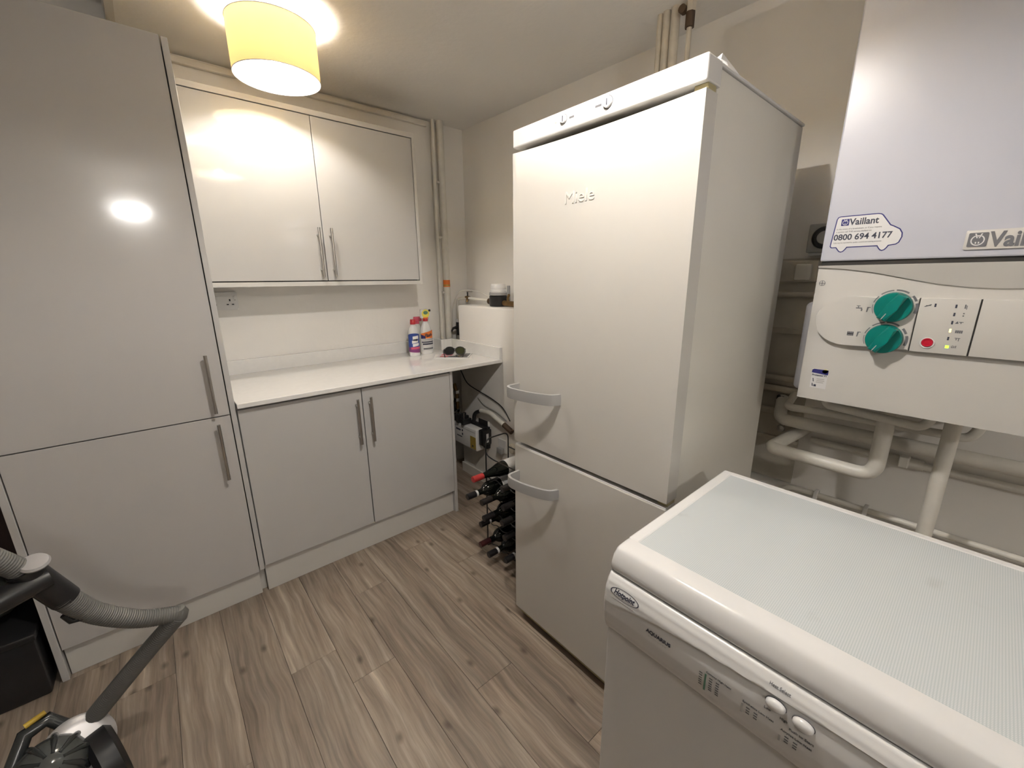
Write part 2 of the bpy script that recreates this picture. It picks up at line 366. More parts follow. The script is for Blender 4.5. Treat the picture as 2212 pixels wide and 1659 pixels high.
# ================================================================ bar handle
def bar_handle(parent, x, y, z0, z1):
    """vertical steel bar pull, door face at y"""
    o = tube('handle', [(x, y-0.032, z0), (x, y-0.032, z1)], 0.006, 'steel', parent, n=14)
    L = z1 - z0
    for zz in (z0 + 0.15*L, z1 - 0.15*L):
        tube('standoff', [(x, y+0.001, zz), (x, y-0.030, zz)], 0.005, 'steel', o, n=10)
    return o

# ================================================================ tall cabinet
YD = 1.895
t = thing('tall_cabinet', 'tall white gloss larder cabinet with two stacked doors, reaching almost to the ceiling', 'cabinet', (-0.137, 2.2, 0))
box('body', (-0.436, YD+0.020, 0.0), (0.163, 2.495, 2.112), 'carcass', t)
for x0, x1 in ((-0.457, -0.4385), (0.1655, 0.1835)): box('end_panel', (x0, YD-0.004, 0.0 if x0 < 0 else 0.128), (x1, 2.495, 2.113), 'gloss', t)
box('plinth', (-0.4375, YD+0.045, 0.0), (0.1855, YD+0.058, 0.118), 'carcass', t)
bm_l = box('lower_door', (-0.436, YD, 0.120), (0.1625, YD+0.018, 0.8435), 'gloss_tall', t)
bm_u = box('upper_door', (-0.436, YD, 0.8475), (0.1625, YD+0.018, 2.117), 'gloss_tall', t)
bar_handle(bm_u, 0.118, YD, 0.868, 1.092); bar_handle(bm_l, 0.118, YD, 0.592, 0.822)

# ================================================================ base cabinet
t = thing('base_cabinet', 'white gloss two-door base cabinet under the worktop', 'cabinet', (0.69, 2.2, 0))
box('body', (0.187, YD+0.020, 0.0), (1.176, 2.495, 0.865), 'carcass', t)
box('end_panel', (1.178, YD-0.002, 0.0), (1.196, 2.495, 0.8655), 'gloss', t)
box('plinth', (0.187, YD+0.040, 0.0), (1.177, YD+0.054, 0.137), 'carcass', t)
d1 = box('door', (0.188, YD, 0.139), (0.6845, YD+0.018, 0.856), 'gloss', t)
d2 = box('door', (0.6885, YD, 0.139), (1.1765, YD+0.018, 0.856), 'gloss', t)
bar_handle(d1, 0.655, YD, 0.592, 0.815); bar_handle(d2, 0.718, YD, 0.592, 0.815)

# ================================================================ worktop with upstands
wt = thing('worktop', 'white polished quartz worktop with low upstands along the wall', 'worktop', (0.86, 2.18, 0.866))
box('slab', (0.187, 1.865, 0.870), (1.533, 2.498, 0.890), 'quartz', wt, bevel=0.0025)
box('upstand', (0.187, 2.478, 0.890), (1.43, 2.498, 0.962), 'quartz', wt, bevel=0.0015)
box('upstand', (1.43, 2.385, 0.890), (1.450, 2.498, 0.962), 'quartz', wt, bevel=0.0015)
box('upstand', (1.450, 2.385, 0.890), (1.532, 2.402, 0.962), 'quartz', wt, bevel=0.0015)
box('upstand', (1.513, 1.868, 0.890), (1.533, 2.384, 0.962), 'quartz', wt, bevel=0.0015)

# ================================================================ wall cabinet
YW = 2.20
t = thing('wall_cabinet', 'white gloss two-door wall cabinet in a white frame above the worktop', 'cabinet', (0.70, 2.35, 1.33))
boxes('frame', [((0.19, YW-0.002, 1.330), (1.214, 2.498, 1.350)), ((0.19, YW-0.002, 2.086), (1.214, 2.498, 2.108)), ((1.1985, YW-0.002, 1.350), (1.214, 2.498, 2.086)), ((0.19, YW-0.002, 1.350), (0.206, 2.498, 2.086))], 'carcass', t)
box('back_panel', (0.206, 2.23, 1.350), (1.1985, 2.495, 2.086), 'dark_gap', t, bevel=0)
d1 = box('door', (0.209, YW, 1.3545), (0.6885, YW+0.018, 2.0825), 'gloss', t)
d2 = box('door', (0.6915, YW, 1.3545), (1.1950, YW+0.018, 2.0825), 'gloss', t)
bar_handle(d1, 0.664, YW, 1.372, 1.600); bar_handle(d2, 0.722, YW, 1.372, 1.600)

# ================================================================ pendant lamps
def pendant(label, loc, bulb, drop):
    t = thing('pendant_lamp', label, 'lamp', loc, 'pendant lamps with yellow drum shades', local=True)
    # origin at the ceiling; drop: how far the holder hangs below the shortest cord
    lathe('ceiling_rose', [(0.0, 0), (0.040, 0), (0.040, -0.010), (0.030, -0.022), (0, -0.024)], 'white_plastic', t)
    tube('cord', [(0, 0, -0.022), (0, 0, -0.042-drop)], 0.0035, 'white_plastic', t, n=8)
    lathe('lamp_holder', [(r, z - drop) for r, z in ((0.0, -0.038), (0.014, -0.038), (0.016, -0.066), (0, -0.067))], 'white_plastic', t)
    b = lathe('bulb', [(r, z - drop) for r, z in ((0.0, -0.065), (0.012, -0.067), (0.016, -0.08), (0.026, -0.092), (0.030, -0.106), (0.026, -0.121), (0.014, -0.132), (0, -0.135))], bulb, t, n=20)
    sh = lathe('lamp_shade', [(0.147, -0.042), (0.147, -0.208)], 'shade', t, n=64, cap=False)
    for zz in (-0.042, -0.208):
        ring = [(0.147*math.cos(a), 0.147*math.sin(a), zz) for a in lin(0, 2*math.pi, 65)]
        tube('rim', ring, 0.0016, 'white_plastic', sh, n=6)
    for k in range(3):
        a = k*2*math.pi/3 + 0.4; tube('spoke', [(0.016*math.cos(a), 0.016*math.sin(a), -0.06-drop), (0.146*math.cos(a), 0.146*math.sin(a), -0.044)], 0.0015, 'white_plastic', sh, n=6)
    return t
pendant('lit pendant lamp with a yellow fabric drum shade, hanging before the wall cabinet', (0.506, 1.924, H), 'bulb', 0.020)
pendant('lit pendant lamp with a yellow fabric drum shade, hanging before the fridge freezer', (0.535, 0.562, H), 'bulb_b', 0.048)
# small wall light at the far end, seen as the bright mark mirrored in the tall cabinet
t = thing('wall_light', 'slim lit tube light fixed to the wall opposite the tall cabinet', 'lamp', (0.01, -1.70, 1.95))
box('backplate', (-0.11, -1.70, 1.955), (0.13, -1.675, 2.025), 'white_plastic', t, bevel=0.004)
tube('tube', [(-0.085, -1.655, 1.99), (0.105, -1.655, 1.99)], 0.0125, 'tube_lit', t, n=16)

# ================================================================ fridge freezer
FX, FY0, FY1 = 0.932, 0.467, 1.070
t = thing('fridge_freezer', 'tall cream-white fridge freezer with a dial panel on top and grey arched handles', 'fridge freezer', (1.25, 0.77, 0))
box('body', (0.992, 0.474, 0.05), (1.567, 1.064, 1.790), 'enamel_side', t, bevel=0.004)
box('front_frame', (0.982, 0.476, 0.05), (0.993, 1.062, 1.745), 'aged', t, bevel=0.001)
tp = box('control_panel', (FX, 0.468, 1.7485), (0.998, 1.070, 1.7985), 'enamel_white', t, bevel=0.004)
box('lid', (0.998, 0.470, 1.7905), (1.567, 1.068, 1.7985), 'enamel_white', t, bevel=0.003)
# upper door with the scooped top edge
def updoor(u, v):
    s = max(-1, min(1, (u - (FY0+FY1)/2)/((FY1-FY0)/2)))
    d = 0.030*(1 - s*s)
    ztop = 1.7345 - d
    if v <= 1.0:
        z = 0.783 + (ztop - 0.783)*v; return (FX, u, z)
    k = v - 1.0
    return (FX + 0.015*k*(1 - s*s) + 0.001*k, u, ztop + d*k)
ud = heightgrid('upper_door', lin(FY0, FY1, 33), [0.0, 0.5, 0.9, 1.0, 1.25, 1.5, 1.75, 2.0], updoor, 'enamel', t, close=0.984)
ld = box('lower_door', (FX, FY0, 0.050), (0.984, FY1, 0.766), 'enamel', t, bevel=0.004)
box('top_edge', (FX+0.002, FY0+0.002, 0.764), (0.980, FY1-0.002, 0.7685), 'enamel_white', ld, bevel=0.001)
box('hinge', (0.945, 0.470, 0.7685), (0.982, 0.500, 0.783), 'aged', t)
box('hinge', (0.945, 0.470, 1.7345), (0.982, 0.500, 1.7485), 'aged', t)
box('plinth', (0.955, 0.476, 0.012), (1.0, 1.064, 0.046), 'aged', t, bevel=0.002)
for yy in (0.50, 1.03):
    lathe('foot', [(0.0, 0.0), (0.018, 0.0), (0.018, 0.012), (0.010, 0.014), (0.010, 0.05), (0, 0.05)], 'black', t, (0.99, yy, 0), n=14)
    lathe('foot', [(0.0, 0.0), (0.018, 0.0), (0.018, 0.012), (0.010, 0.014), (0.010, 0.05), (0, 0.05)], 'black', t, (1.52, yy, 0), n=14)
def arch(parent, zc, hh=0.018):
    path = fillet([(FX+0.003, 0.849, 0), (0.905, 0.862, 0), (0.884, 0.910, 0), (0.871, 0.970, 0), (0.868, 1.020, 0), (0.880, 1.046, 0), (FX+0.003, 1.046, 0)], 0.03, 5)
    path = [p.to_2d() for p in path]
    bm = bmesh.new(); rows = []
    for i, p in enumerate(path):
        tg = (path[min(i+1, len(path)-1)] - path[max(i-1, 0)]).normalized(); nn = Vector((-tg.y, tg.x))*0.0045
        sec = [(-1, -1), (-1.25, 0), (-1, 1), (1, 1), (1, -1)]
        rows.append([bm.verts.new((p.x + nn.x*-a, p.y + nn.y*-a, zc + hh*c)) for a, c in sec])
    for a, b in zip(rows, rows[1:]):
        for k in range(5): bm.faces.new((a[k], a[(k+1) % 5], b[(k+1) % 5], b[k]))
    bm.faces.new(rows[0][::-1]); bm.faces.new(rows[-1])
    return link('handle', bm_mesh('handle', bm), 'handle_grey', parent, smooth=True, autosmooth=40)
arch(ud, 0.984); arch(ld, 0.650)
text('raised_lettering', 'Miele', 0.046, 'emboss', ud, (FX-0.0006, 0.850, 1.560), NX, UP, ext=0.0010, width=1.08)
# dials and marks on the panel
for yy, r in ((0.858, 0.0105), (0.713, 0.0130)):
    k = lathe('dial', [(0.0, 0), (r, 0), (r, 0.004), (r*0.92, 0.006), (0, 0.0062)], 'enamel_white', tp, (FX+0.0005, yy, 1.776), axis='-X', n=24)
    box('pointer', (FX-0.0066, yy-0.0011, 1.776-0.007), (FX-0.0052, yy+0.0011, 1.776+0.007), 'ink', k, bevel=0)
    lathe('dial_ring', [(r*1.02, 0), (r*1.14, 0), (r*1.14, 0.0006), (r*1.02, 0.0006)], 'ink_grey', tp, (FX+0.0002, yy, 1.776), axis='-X', n=28, cap=False)
for y0, y1, z0, z1, m in ((0.839, 0.822, 1.7715, 1.7765, 'ink_grey'), (0.752, 0.733, 1.7735, 1.7785, 'ink_grey'), (0.690, 0.674, 1.7735, 1.7775, 'ink_pale'), (0.670, 0.648, 1.7742, 1.7772, 'ink_pale'), (0.892, 0.884, 1.7725, 1.7765, 'ink_pale')):
    box('printed_mark', (FX-0.0003, y1, z0), (FX+0.001, y0, z1), m, tp, bevel=0)
for i in range(2):
    for j in range(3): box('printed_mark', (FX-0.0003, 0.792-0.008*i, 1.772+0.006*j), (FX+0.001, 0.7945-0.008*i, 1.774+0.006*j), 'ink_pale', tp, bevel=0)

# crumpled white bag on top of the fridge
bm = bmesh.new()
pts = [(1.015, 0.482, 1.7995), (1.10, 0.482, 1.7995), (1.20, 0.484, 1.7995), (1.16, 0.60, 1.80), (1.03, 0.57, 1.80), (1.055, 0.50, 1.838), (1.075, 0.515, 1.826), (1.12, 0.52, 1.812), (1.09, 0.56, 1.818), (1.04, 0.53, 1.82)]
v = [bm.verts.new(p) for p in pts]; bmesh.ops.convex_hull(bm, input=v)
bmesh.ops.subdivide_edges(bm, edges=bm.edges[:], cuts=2, use_grid_fill=True)
for q in bm.verts:
    if q.co.z > 1.803: q.co += Vector((rnd.uniform(-.004, .004), rnd.uniform(-.004, .004), rnd.uniform(-.006, .004)))
    q.co.z = max(q.co.z, 1.7992)
tag(link('paper_bag', bm_mesh('paper_bag', bm), 'white_plastic'), 'crumpled white paper bag lying on top of the fridge freezer', 'bag')

# ================================================================ tumble dryer
DY0, DY1, DXB = -0.197, 0.400, 1.108
t = thing('tumble_dryer', 'white tumble dryer with a curved control fascia and pale patterned top', 'tumble dryer', (0.85, 0.1, 0))
box('body', (0.602, DY0+0.003, 0.02), (DXB-0.004, DY1-0.003, 0.800), 'enamel_white', t, bevel=0.004)
box('front_panel', (0.594, DY0+0.003, 0.03), (0.604, DY1-0.003, 0.674), 'enamel_white', t, bevel=0.003)
for xx in (0.66, 1.05):
    for yy in (DY0+0.06, DY1-0.06): lathe('foot', [(0, 0), (0.02, 0), (0.02, 0.012), (0.012, 0.03), (0, 0.03)], 'black', t, (xx, yy, 0), n=12)
def prof_interp(prof, z):
    for (z0, x0), (z1, x1) in zip(prof, prof[1:]):
        if z0 <= z <= z1:
            k = (z - z0)/(z1 - z0); k = k*k*(3-2*k)*0.35 + k*0.65; return x0 + (x1-x0)*k
    return prof[-1][1] if z > prof[-1][0] else prof[0][1]
FP = [(0.676, 0.590), (0.684, 0.584), (0.70, 0.579), (0.725, 0.5748), (0.75, 0.574), (0.775, 0.577), (0.79, 0.583), (0.800, 0.590), (0.8025, 0.594)]
def zs(y):
    P = [(-0.25, 0.781), (0.0, 0.781), (0.1, 0.779), (0.2, 0.774), (0.28, 0.766), (0.34, 0.756), (0.37, 0.748), (0.386, 0.738), (0.42, 0.70)]
    for (a, b), (c, d) in zip(P, P[1:]):
        if a <= y <= c: return b + (d-b)*(y-a)/(c-a)
    return 0.70
def fascia_x(y, z):
    x = prof_interp(FP, z); d = zs(y) - z
    fade = max(0.0, min(1.0, (0.388 - y)/0.045))
    if d > -0.0015: x += 0.0052*fade*min(1.0, (d+0.0015)/0.0045)*math.exp(-max(0, d)/0.045)
    e = max(0.0, (y - (DY1-0.010))/0.010); x += 0.010*(1-math.sqrt(max(0, 1-e*e)))
    return x
fs = heightgrid('fascia', lin(DY0, DY1-0.012, 66) + lin(DY1-0.010, DY1, 7), lin(0.676, 0.8025, 64), lambda y, z: (fascia_x(y, z), y, z), 'enamel_white', t, close=0.612)
box('seam', (0.600, DY0+0.002, 0.8025), (DXB-0.01, DY1-0.002, 0.8052), 'dark_gap', t, bevel=0)
# top: rolled front lip, raised rim and inset laminate
bm = bmesh.new()
tprof = [(0.597, 0.8052), (0.5945, 0.811), (0.5965, 0.822), (0.602, 0.835), (0.607, 0.8435), (0.6115, 0.848), (0.618, 0.850), (0.640, 0.8505), (0.6520, 0.8500), (0.6535, 0.8475)]
ry = 0.004
secs = [(DY0, 0.004), (DY0+0.004, 0.0), (DY1-0.010, 0.0), (DY1-0.004, 0.0015), (DY1, 0.006)]
rows = [[bm.verts.new((x + ins*0.6, y, z - (ins*0.7 if z > 0.84 else 0))) for x, z in tprof] for y, ins in secs]
for a, b in zip(rows, rows[1:]):
    for k in range(len(tprof)-1): bm.faces.new((a[k], a[k+1], b[k+1], b[k]))
for r in (rows[0], rows[-1]):
    e = bm.verts.new((0.6535, r[0].co.y, 0.8052)); bm.faces.new(r + [e])
tpd = link('top', bm_mesh('top', bm), 'enamel_white', t, smooth=True, autosmooth=50)
box('rim', (0.6525, DY1-0.025, 0.8052), (DXB, DY1, 0.850), 'enamel_white', tpd, bevel=0.004)
box('rim', (0.6525, DY0, 0.8052), (DXB, DY0+0.025, 0.850), 'enamel_white', tpd, bevel=0.004)
box('rim', (DXB-0.020, DY0+0.02, 0.8052), (DXB, DY1-0.02, 0.850), 'enamel_white', tpd, bevel=0.003)
box('inset_panel', (0.6525, DY0+0.023, 0.806), (DXB-0.018, DY1-0.023, 0.8487), 'dryer_top', tpd, bevel=0.0015)
onf = lambda p: Vector((fascia_x(p.y, p.z) - (0.0006 if p.x < 0 else 0.0001), p.y, p.z))
def ftext(s, size, m, y, z, shear=0.0, width=1.0, bold=0.0):
    return text('lettering', s, size, m, fs, (0, y, z), NX, UP, ext=0.0004, shear=shear, width=width, wrap=onf, bold=bold)
# oval badge
bm = bmesh.new(); cy, cz, ra, rb = 0.3535, 0.7790, 0.0305, 0.0098
N = 56; o_, i_ = [], []
for k in range(N):
    a = 2*math.pi*k/N
    for lst, s in ((o_, 1.0), (i_, 0.93)):
        y, z = cy + ra*s*math.cos(a), cz + (rb - (0 if s == 1 else 0.0008))*math.sin(a)
        lst.append(bm.verts.new((fascia_x(y, z) - 0.0006, y, z)))
for k in range(N): bm.faces.new((o_[k], o_[(k+1) % N], i_[(k+1) % N], i_[k]))
link('badge_outline', bm_mesh('badge_outline', bm), 'ink', fs)
ftext('Hotpoint', 0.0135, 'ink', 0.3765, 0.7755, shear=0.25, width=0.86, bold=0.0003)
for k in range(9): 
    y = 0.377 - 0.0052*k; box('printed_mark', (fascia_x(y, 0.7655)-0.0005, y-0.0038, 0.7648), (fascia_x(y, 0.7655)+0.0005, y, 0.7658), 'ink_pale', fs, bevel=0)
ftext('AQUARIUS', 0.0098, 'ink', 0.3045, 0.7405, width=0.98, bold=0.00025)
for k in range(8):
    y = 0.300 - 0.0045*k; box('printed_mark', (fascia_x(y, 0.7345)-0.0004, y-0.0035, 0.7340), (fascia_x(y, 0.7345)+0.0005, y, 0.7347), 'ink_pale', fs, bevel=0)
ftext('Heat Select', 0.0058, 'ink_grey', 0.1130, 0.7900)
ftext('Low', 0.0052, 'ink_grey', 0.1130, 0.7515); ftext('High', 0.0052, 'ink_grey', 0.0925, 0.7505)
ftext('Push to Start', 0.0056, 'ink_grey', 0.0800, 0.7430)
for y, z in ((0.1000, 0.7660), (0.0660, 0.7640)):
    lathe('button', [(0.0, 0), (0.0128, 0), (0.0128, 0.003), (0.0122, 0.006), (0.009, 0.009), (0.004, 0.0103), (0, 0.0105)], 'enamel_white', fs, (fascia_x(y, z) + 0.0012, y, z), axis='-X', n=28, sx=0.72)
    lathe('button_gap', [(0.0128, 0), (0.0138, 0), (0.0138, 0.0010), (0.0128, 0.0010)], 'ink_grey', fs, (fascia_x(y, z) + 0.0004, y, z), axis='-X', n=28, sx=0.74, cap=False)
def block(y, z, head, rows_, green):
    ftext(head, 0.0050, 'ink_grey', y, z)
    box('printed_mark', (fascia_x(y, z-0.015) - 0.0006, y-0.0015, z-0.006-0.0048*rows_), (fascia_x(y, z-0.015)+0.001, y+0.0012, z-0.003), 'green_ink' if green else 'ink_pale', fs, bevel=0)
    for r in range(rows_):
        zz = z - 0.006 - 0.0048*r
        for c, dy in enumerate((0.010, -0.006, -0.0165)):
            if c == 0 and not green: continue
            yy = y + dy if c == 0 else y + dy
            box('printed_mark', (fascia_x(yy, zz)-0.0005, yy-0.0050, zz-0.0009), (fascia_x(yy, zz)+0.0008, yy, zz+0.0009), 'ink_grey', fs, bevel=0)
block(0.1960, 0.7420, 'Cottons High Heat', 6, True)
block(0.1400, 0.7370, 'Synthetics Low Heat', 3, False)
block(0.0890, 0.7340, 'Acrylics Low Heat', 3, False)

# ================================================================ boiler
BX, BY0, BY1 = 1.42, -0.125, 0.340
t = thing('boiler', 'white wall-hung gas boiler with teal dials, above the tumble dryer', 'boiler', (1.8, 0.11, 1.0))
cs = box('casing', (BX, BY0, 1.3975), (1.798, BY1, 2.20), 'boiler', t, bevel=0.004)
box('shadow_gap', (BX+0.006, BY0+0.004, 1.384), (1.79, BY1-0.004, 1.3985), 'dark_gap', t, bevel=0)
def smile(y):
    P = [(-0.2, 1.332), (0.0, 1.327), (0.042, 1.329), (0.10, 1.337), (0.154, 1.350), (0.22, 1.366), (0.28, 1.376), (0.327, 1.380), (0.36, 1.382)]
    for (a, b), (c, d) in zip(P, P[1:]):
        if a <= y <= c: return b + (d-b)*(y-a)/(c-a)
    return 1.332
def panel_x(y, v):
    s = smile(y); zt = 1.386
    if v <= 1: return (BX+0.002, y, 1.009 + (s - 1.009)*v)
    k = v - 1; p = 0.020*min(1.0, (zt - s)/0.05)
    if k <= 0.04: return (BX+0.002 - 0.000, y, s)
    return (BX + 0.002 - 0.004 - p*(k-0.04)/0.96*0.9 if k > 0.04 else BX, y, s + (zt - s)*k)
pn = heightgrid('control_cover', lin(BY0, BY1, 48), [0, 0.5, 0.97, 1.0, 1.001, 1.05, 1.3, 1.7, 2.0], panel_x, 'boiler_panel', t, close=1.46)
box('back_tray', (1.46, BY0+0.004, 1.012), (1.79, BY1-0.004, 1.384), 'boiler_panel', t, bevel=0.003)
box('side_cover', (1.47, BY1-0.004, 1.020), (1.77, BY1+0.029, 1.285), 'boiler', t, bevel=0.025, seg=5)
# raised pill with the dials
out = []
z0, z1 = 1.1765, 1.3055; rr = (z1-z0)/2
cyp = 0.250
for k in range(21):
    a = math.radians(90 + 180*k/20); out.append((-cyp + 0.075*math.cos(a), (z0+z1)/2 + rr*math.sin(a)))
out += [(-0.1220, z0), (-0.1220, z1)]
pill = plate('dial_panel', out, 0.012, 'boiler_panel', t, (BX+0.002, 0, 0), NX, UP, bevel=0.003)
plate('display_panel', [(-0.1200, z0), (-0.0225, z0), (-0.0225, z1), (-0.1200, z1)], 0.012, 'boiler_panel', t, (BX+0.002, 0, 0), NX, UP, bevel=0.0006)
plate('timer_cover', [(-0.0195, z0), (0.115, z0), (0.115, z1), (-0.0195, z1)], 0.012, 'boiler_panel', t, (BX+0.002, 0, 0), NX, UP, bevel=0.0006)
dp = [o for o in t.children if o.name.startswith('display_panel')][0]
tc_ = [o for o in t.children if o.name.startswith('timer_cover')][0]
for y in (0.1210, 0.0210): box('panel_joint', (BX-0.0085, y-0.0012, z0), (BX+0.002, y+0.0012, z1), 'dark_gap', t, bevel=0)
PX = BX - 0.010
def dial(y, z):
    r = 0.0365
    k = lathe('dial', [(0, 0), (r*1.02, 0), (r, 0.010), (r*0.96, 0.014), (0, 0.0142)], 'teal', pill, (PX, y, z), axis='-X', n=40)
    a = math.radians(28)
    ud_ = Vector((0, -math.sin(a), math.cos(a))); xd_ = Vector((0, -math.cos(a), -math.sin(a)))
    g = plate('grip', [(-0.0105, -r*0.94), (0.0105, -r*0.94), (0.0125, 0), (0.0105, r*0.94), (-0.0105, r*0.94), (-0.0125, 0)], 0.018, 'teal', k, Vector((PX-0.013, y, z)), xd_, ud_, bevel=0.005)
    plate('pointer_line', [(-0.0008, -r*0.9), (0.0008, -r*0.9), (0.0008, -r*0.45), (-0.0008, -r*0.45)], 0.0004, 'ink_pale', k, Vector((PX-0.0315, y, z)), xd_, ud_)
    # scale marks that grow round the dial
    for i, (a0, a1) in enumerate(((205, 172), (165, 140), (132, 97), (91, 56), (42, 22), (15, -18))):
        w = 0.0012 + 0.0009*i; bm = bmesh.new(); A, B = [], []
        for q in range(9):
            an = math.radians(a0 + (a1-a0)*q/8)
            A.append(bm.verts.new((PX-0.0004, y - (r+0.0035)*math.cos(an), z + (r+0.0035)*math.sin(an)))); B.append(bm.verts.new((PX-0.0004, y - (r+0.0035+w)*math.cos(an), z + (r+0.0035+w)*math.sin(an))))
        for q in range(8): bm.faces.new((A[q], A[q+1], B[q+1], B[q]))
        link('scale_mark', bm_mesh('scale_mark', bm), 'ink_grey', pill)
dial(0.1665, 1.2815); dial(0.1715, 1.2015)
def mark(parent, pts2, y, z, m='ink_grey', x=None): return plate('printed_mark', pts2, 0.0004, m, parent, (PX + 0.0001 if x is None else x, y, z), NX, UP)
# tap and radiator signs beside the dials
R = lambda x, y, w, h: [(x, y), (x+w, y), (x+w, y+h), (x, y+h)]
for q in (R(0, 0.004, 0.013, 0.0028), R(0.004, 0.0068, 0.002, 0.004), R(0.001, 0.0105, 0.008, 0.0016), R(0.011, -0.002, 0.003, 0.006)): mark(pill, q, 0.2400, 1.2710)
mark(pill, [(0, 0), (0.0025, 0), (0.0045, 0.013), (0.001, 0.013)], 0.2180, 1.2670); mark(pill, R(0.004, 0.011, 0.004, 0.002), 0.2180, 1.2670)
for k in range(4): mark(pill, R(0.0035*k, 0, 0.003, 0.011), 0.2480, 1.2030)
mark(pill, R(0, 0.0045, 0.0135, 0.002), 0.2480, 1.2030)
mark(pill, [(0, 0), (0.0025, 0), (0.0045, 0.013), (0.001, 0.013)], 0.2280, 1.2020); mark(pill, R(0.004, 0.011, 0.004, 0.002), 0.2280, 1.2020)
# lamps, their signs and the reset button
for k in range(6):
    z = 1.2885 - 0.0187*k; lit = {3: 'led_yellow', 5: 'led_green'}.get(k, 'ink')
    mark(dp, R(0, 0, 0.0032 if k != 5 else 0.006, 0.008 if k != 5 else 0.0065), 0.0600, z-0.004, lit)
mark(dp, R(0, 0, 0.0032, 0.008), 0.0945, 1.2855, 'ink')
mark(dp, [(0, 0), (0.012, 0.006), (0.013, 0.0045), (0.002, -0.001)], 0.1120, 1.2860); mark(dp, R(0.004, 0.002, 0.009, 0.0012), 0.1130, 1.2860)
for q in (R(0, 0, 0.0022, 0.009), R(0.003, -0.002, 0.0012, 0.009)): mark(dp, q, 0.0450, 1.2840)
for q in (R(0, 0, 0.0026, 0.0026), R(0, 0.0055, 0.0026, 0.0026)): mark(dp, q, 0.0450, 1.2660)
for q in ([(0, 0), (0.006, 0), (0.004, 0.006)], R(0.0065, 0.003, 0.007, 0.0014), R(0.009, 0.0, 0.0014, 0.0045)): mark(dp, q, 0.0540, 1.2490)
for k in range(4): mark(dp, R(0.0031*k, 0, 0.0026, 0.0065), 0.0500, 1.2275)
for q in (R(0, 0.004, 0.009, 0.0014), R(0.002, 0, 0.0014, 0.004), R(0.006, -0.002, 0.0014, 0.006)): mark(dp, q, 0.0480, 1.2110)
text('lettering', '0/I', 0.0085, 'ink_grey', dp, (PX-0.0003, 0.0510, 1.1925), NX, UP, ext=0.0002, shear=0.15)
lathe('reset_button', [(0, 0), (0.0105, 0), (0.0105, 0.003), (0.0098, 0.004), (0.0078, 0.004), (0.0074, 0.0026), (0.004, 0.0026), (0.0038, 0.004), (0, 0.004)], 'red_btn', dp, (PX, 0.0915, 1.2010), axis='-X', n=26)
lathe('button_ring', [(0.0105, 0), (0.0128, 0), (0.0128, 0.0022), (0.0105, 0.0022)], 'white_plastic', dp, (PX, 0.0915, 1.2000), axis='-X', n=26, cap=False)
# cross-head screw mark
sc = lathe('screw_mark', [(0.0062, 0), (0.0072, 0), (0.0072, 0.0005), (0.0062, 0.0005)], 'ink_grey', pn, (BX+0.0021, 0.3260, 1.3395), axis='-X', n=24, cap=False)
for q in (R(-0.007, -0.0006, 0.014, 0.0012), R(-0.0006, -0.007, 0.0012, 0.014)): mark(pn, q, 0.3260, 1.3395, x=BX+0.0018)
# blue and white label at the lower left
st = plate('label', [(0, 0), (0.0385, 0.0), (0.0385, 0.055), (0, 0.055)], 0.0004, 'sticker', pn, (BX+0.0018, 0.3130, 1.0440), NX, UP)
lx = BX + 0.0013
def lab(pts2, m): return plate('printed_mark', pts2, 0.0002, m, st, (lx, 0.3130, 1.0440), NX, UP)
lab([(0, 0.0440), (0.0385, 0.0410), (0.0385, 0.055), (0.004, 0.055), (0, 0.052)], 'navy')
lab([(0.024, 0.0470), (0.031, 0.0445), (0.038, 0.0490), (0.037, 0.0550), (0.030, 0.0565), (0.0245, 0.0525)], 'yellow_print')
text('lettering', 'Protector F1', 0.0068, 'ink', st, (lx-0.0002, 0.3115, 1.0795), NX, UP, ext=0.0001, bold=0.0002)
for q in (R(0.014, 0.026, 0.018, 0.0022), R(0.014, 0.021, 0.019, 0.0022), R(0.013, 0.016, 0.018, 0.0022)): lab(q, 'ink_pale')
for q in ([(0.004, 0.028), (0.006, 0.028), (0.008, 0.018), (0.006, 0.018)], [(0.004, 0.013), (0.006, 0.013), (0.008, 0.004), (0.005, 0.005)], R(0.009, 0.004, 0.006, 0.006)): lab(q, 'ink')
# van-shaped sticker and name badge on the casing
def emblem(parent, x, y, z, s, dark, pale):
    e = plate('emblem', rrect(s, s, s*0.08), 0.0004, dark, parent, (x, y, z), NX, UP)
    xx = x - 0.0005
    bm = bmesh.new(); A, B = [], []
    for k in range(25):
        a = math.radians(118 + 304*k/24)
        A.append(bm.verts.new((xx-0.0002, y - s*0.5 - s*0.36*math.cos(a), z + s*0.46 + s*0.38*math.sin(a)))); B.append(bm.verts.new((xx-0.0002, y - s*0.5 - s*0.29*math.cos(a), z + s*0.46 + s*0.31*math.sin(a))))
    for k in range(24): bm.faces.new((A[k], A[k+1], B[k+1], B[k]))
    link('emblem_ring', bm_mesh('emblem_ring', bm), pale, e)
    for q in ([(0.30, 0.94), (0.38, 0.94), (0.48, 0.62), (0.42, 0.60)], [(0.70, 0.94), (0.62, 0.94), (0.52, 0.62), (0.58, 0.60)], [(0.38, 0.34), (0.46, 0.36), (0.46, 0.22), (0.40, 0.22)], [(0.62, 0.34), (0.54, 0.36), (0.54, 0.22), (0.60, 0.22)], [(0.40, 0.82), (0.60, 0.82), (0.50, 0.70)]):
        plate('emblem_stroke', [(a*s, b*s) for a, b in q], 0.0002, pale, e, (xx, y, z), NX, UP)
    return e
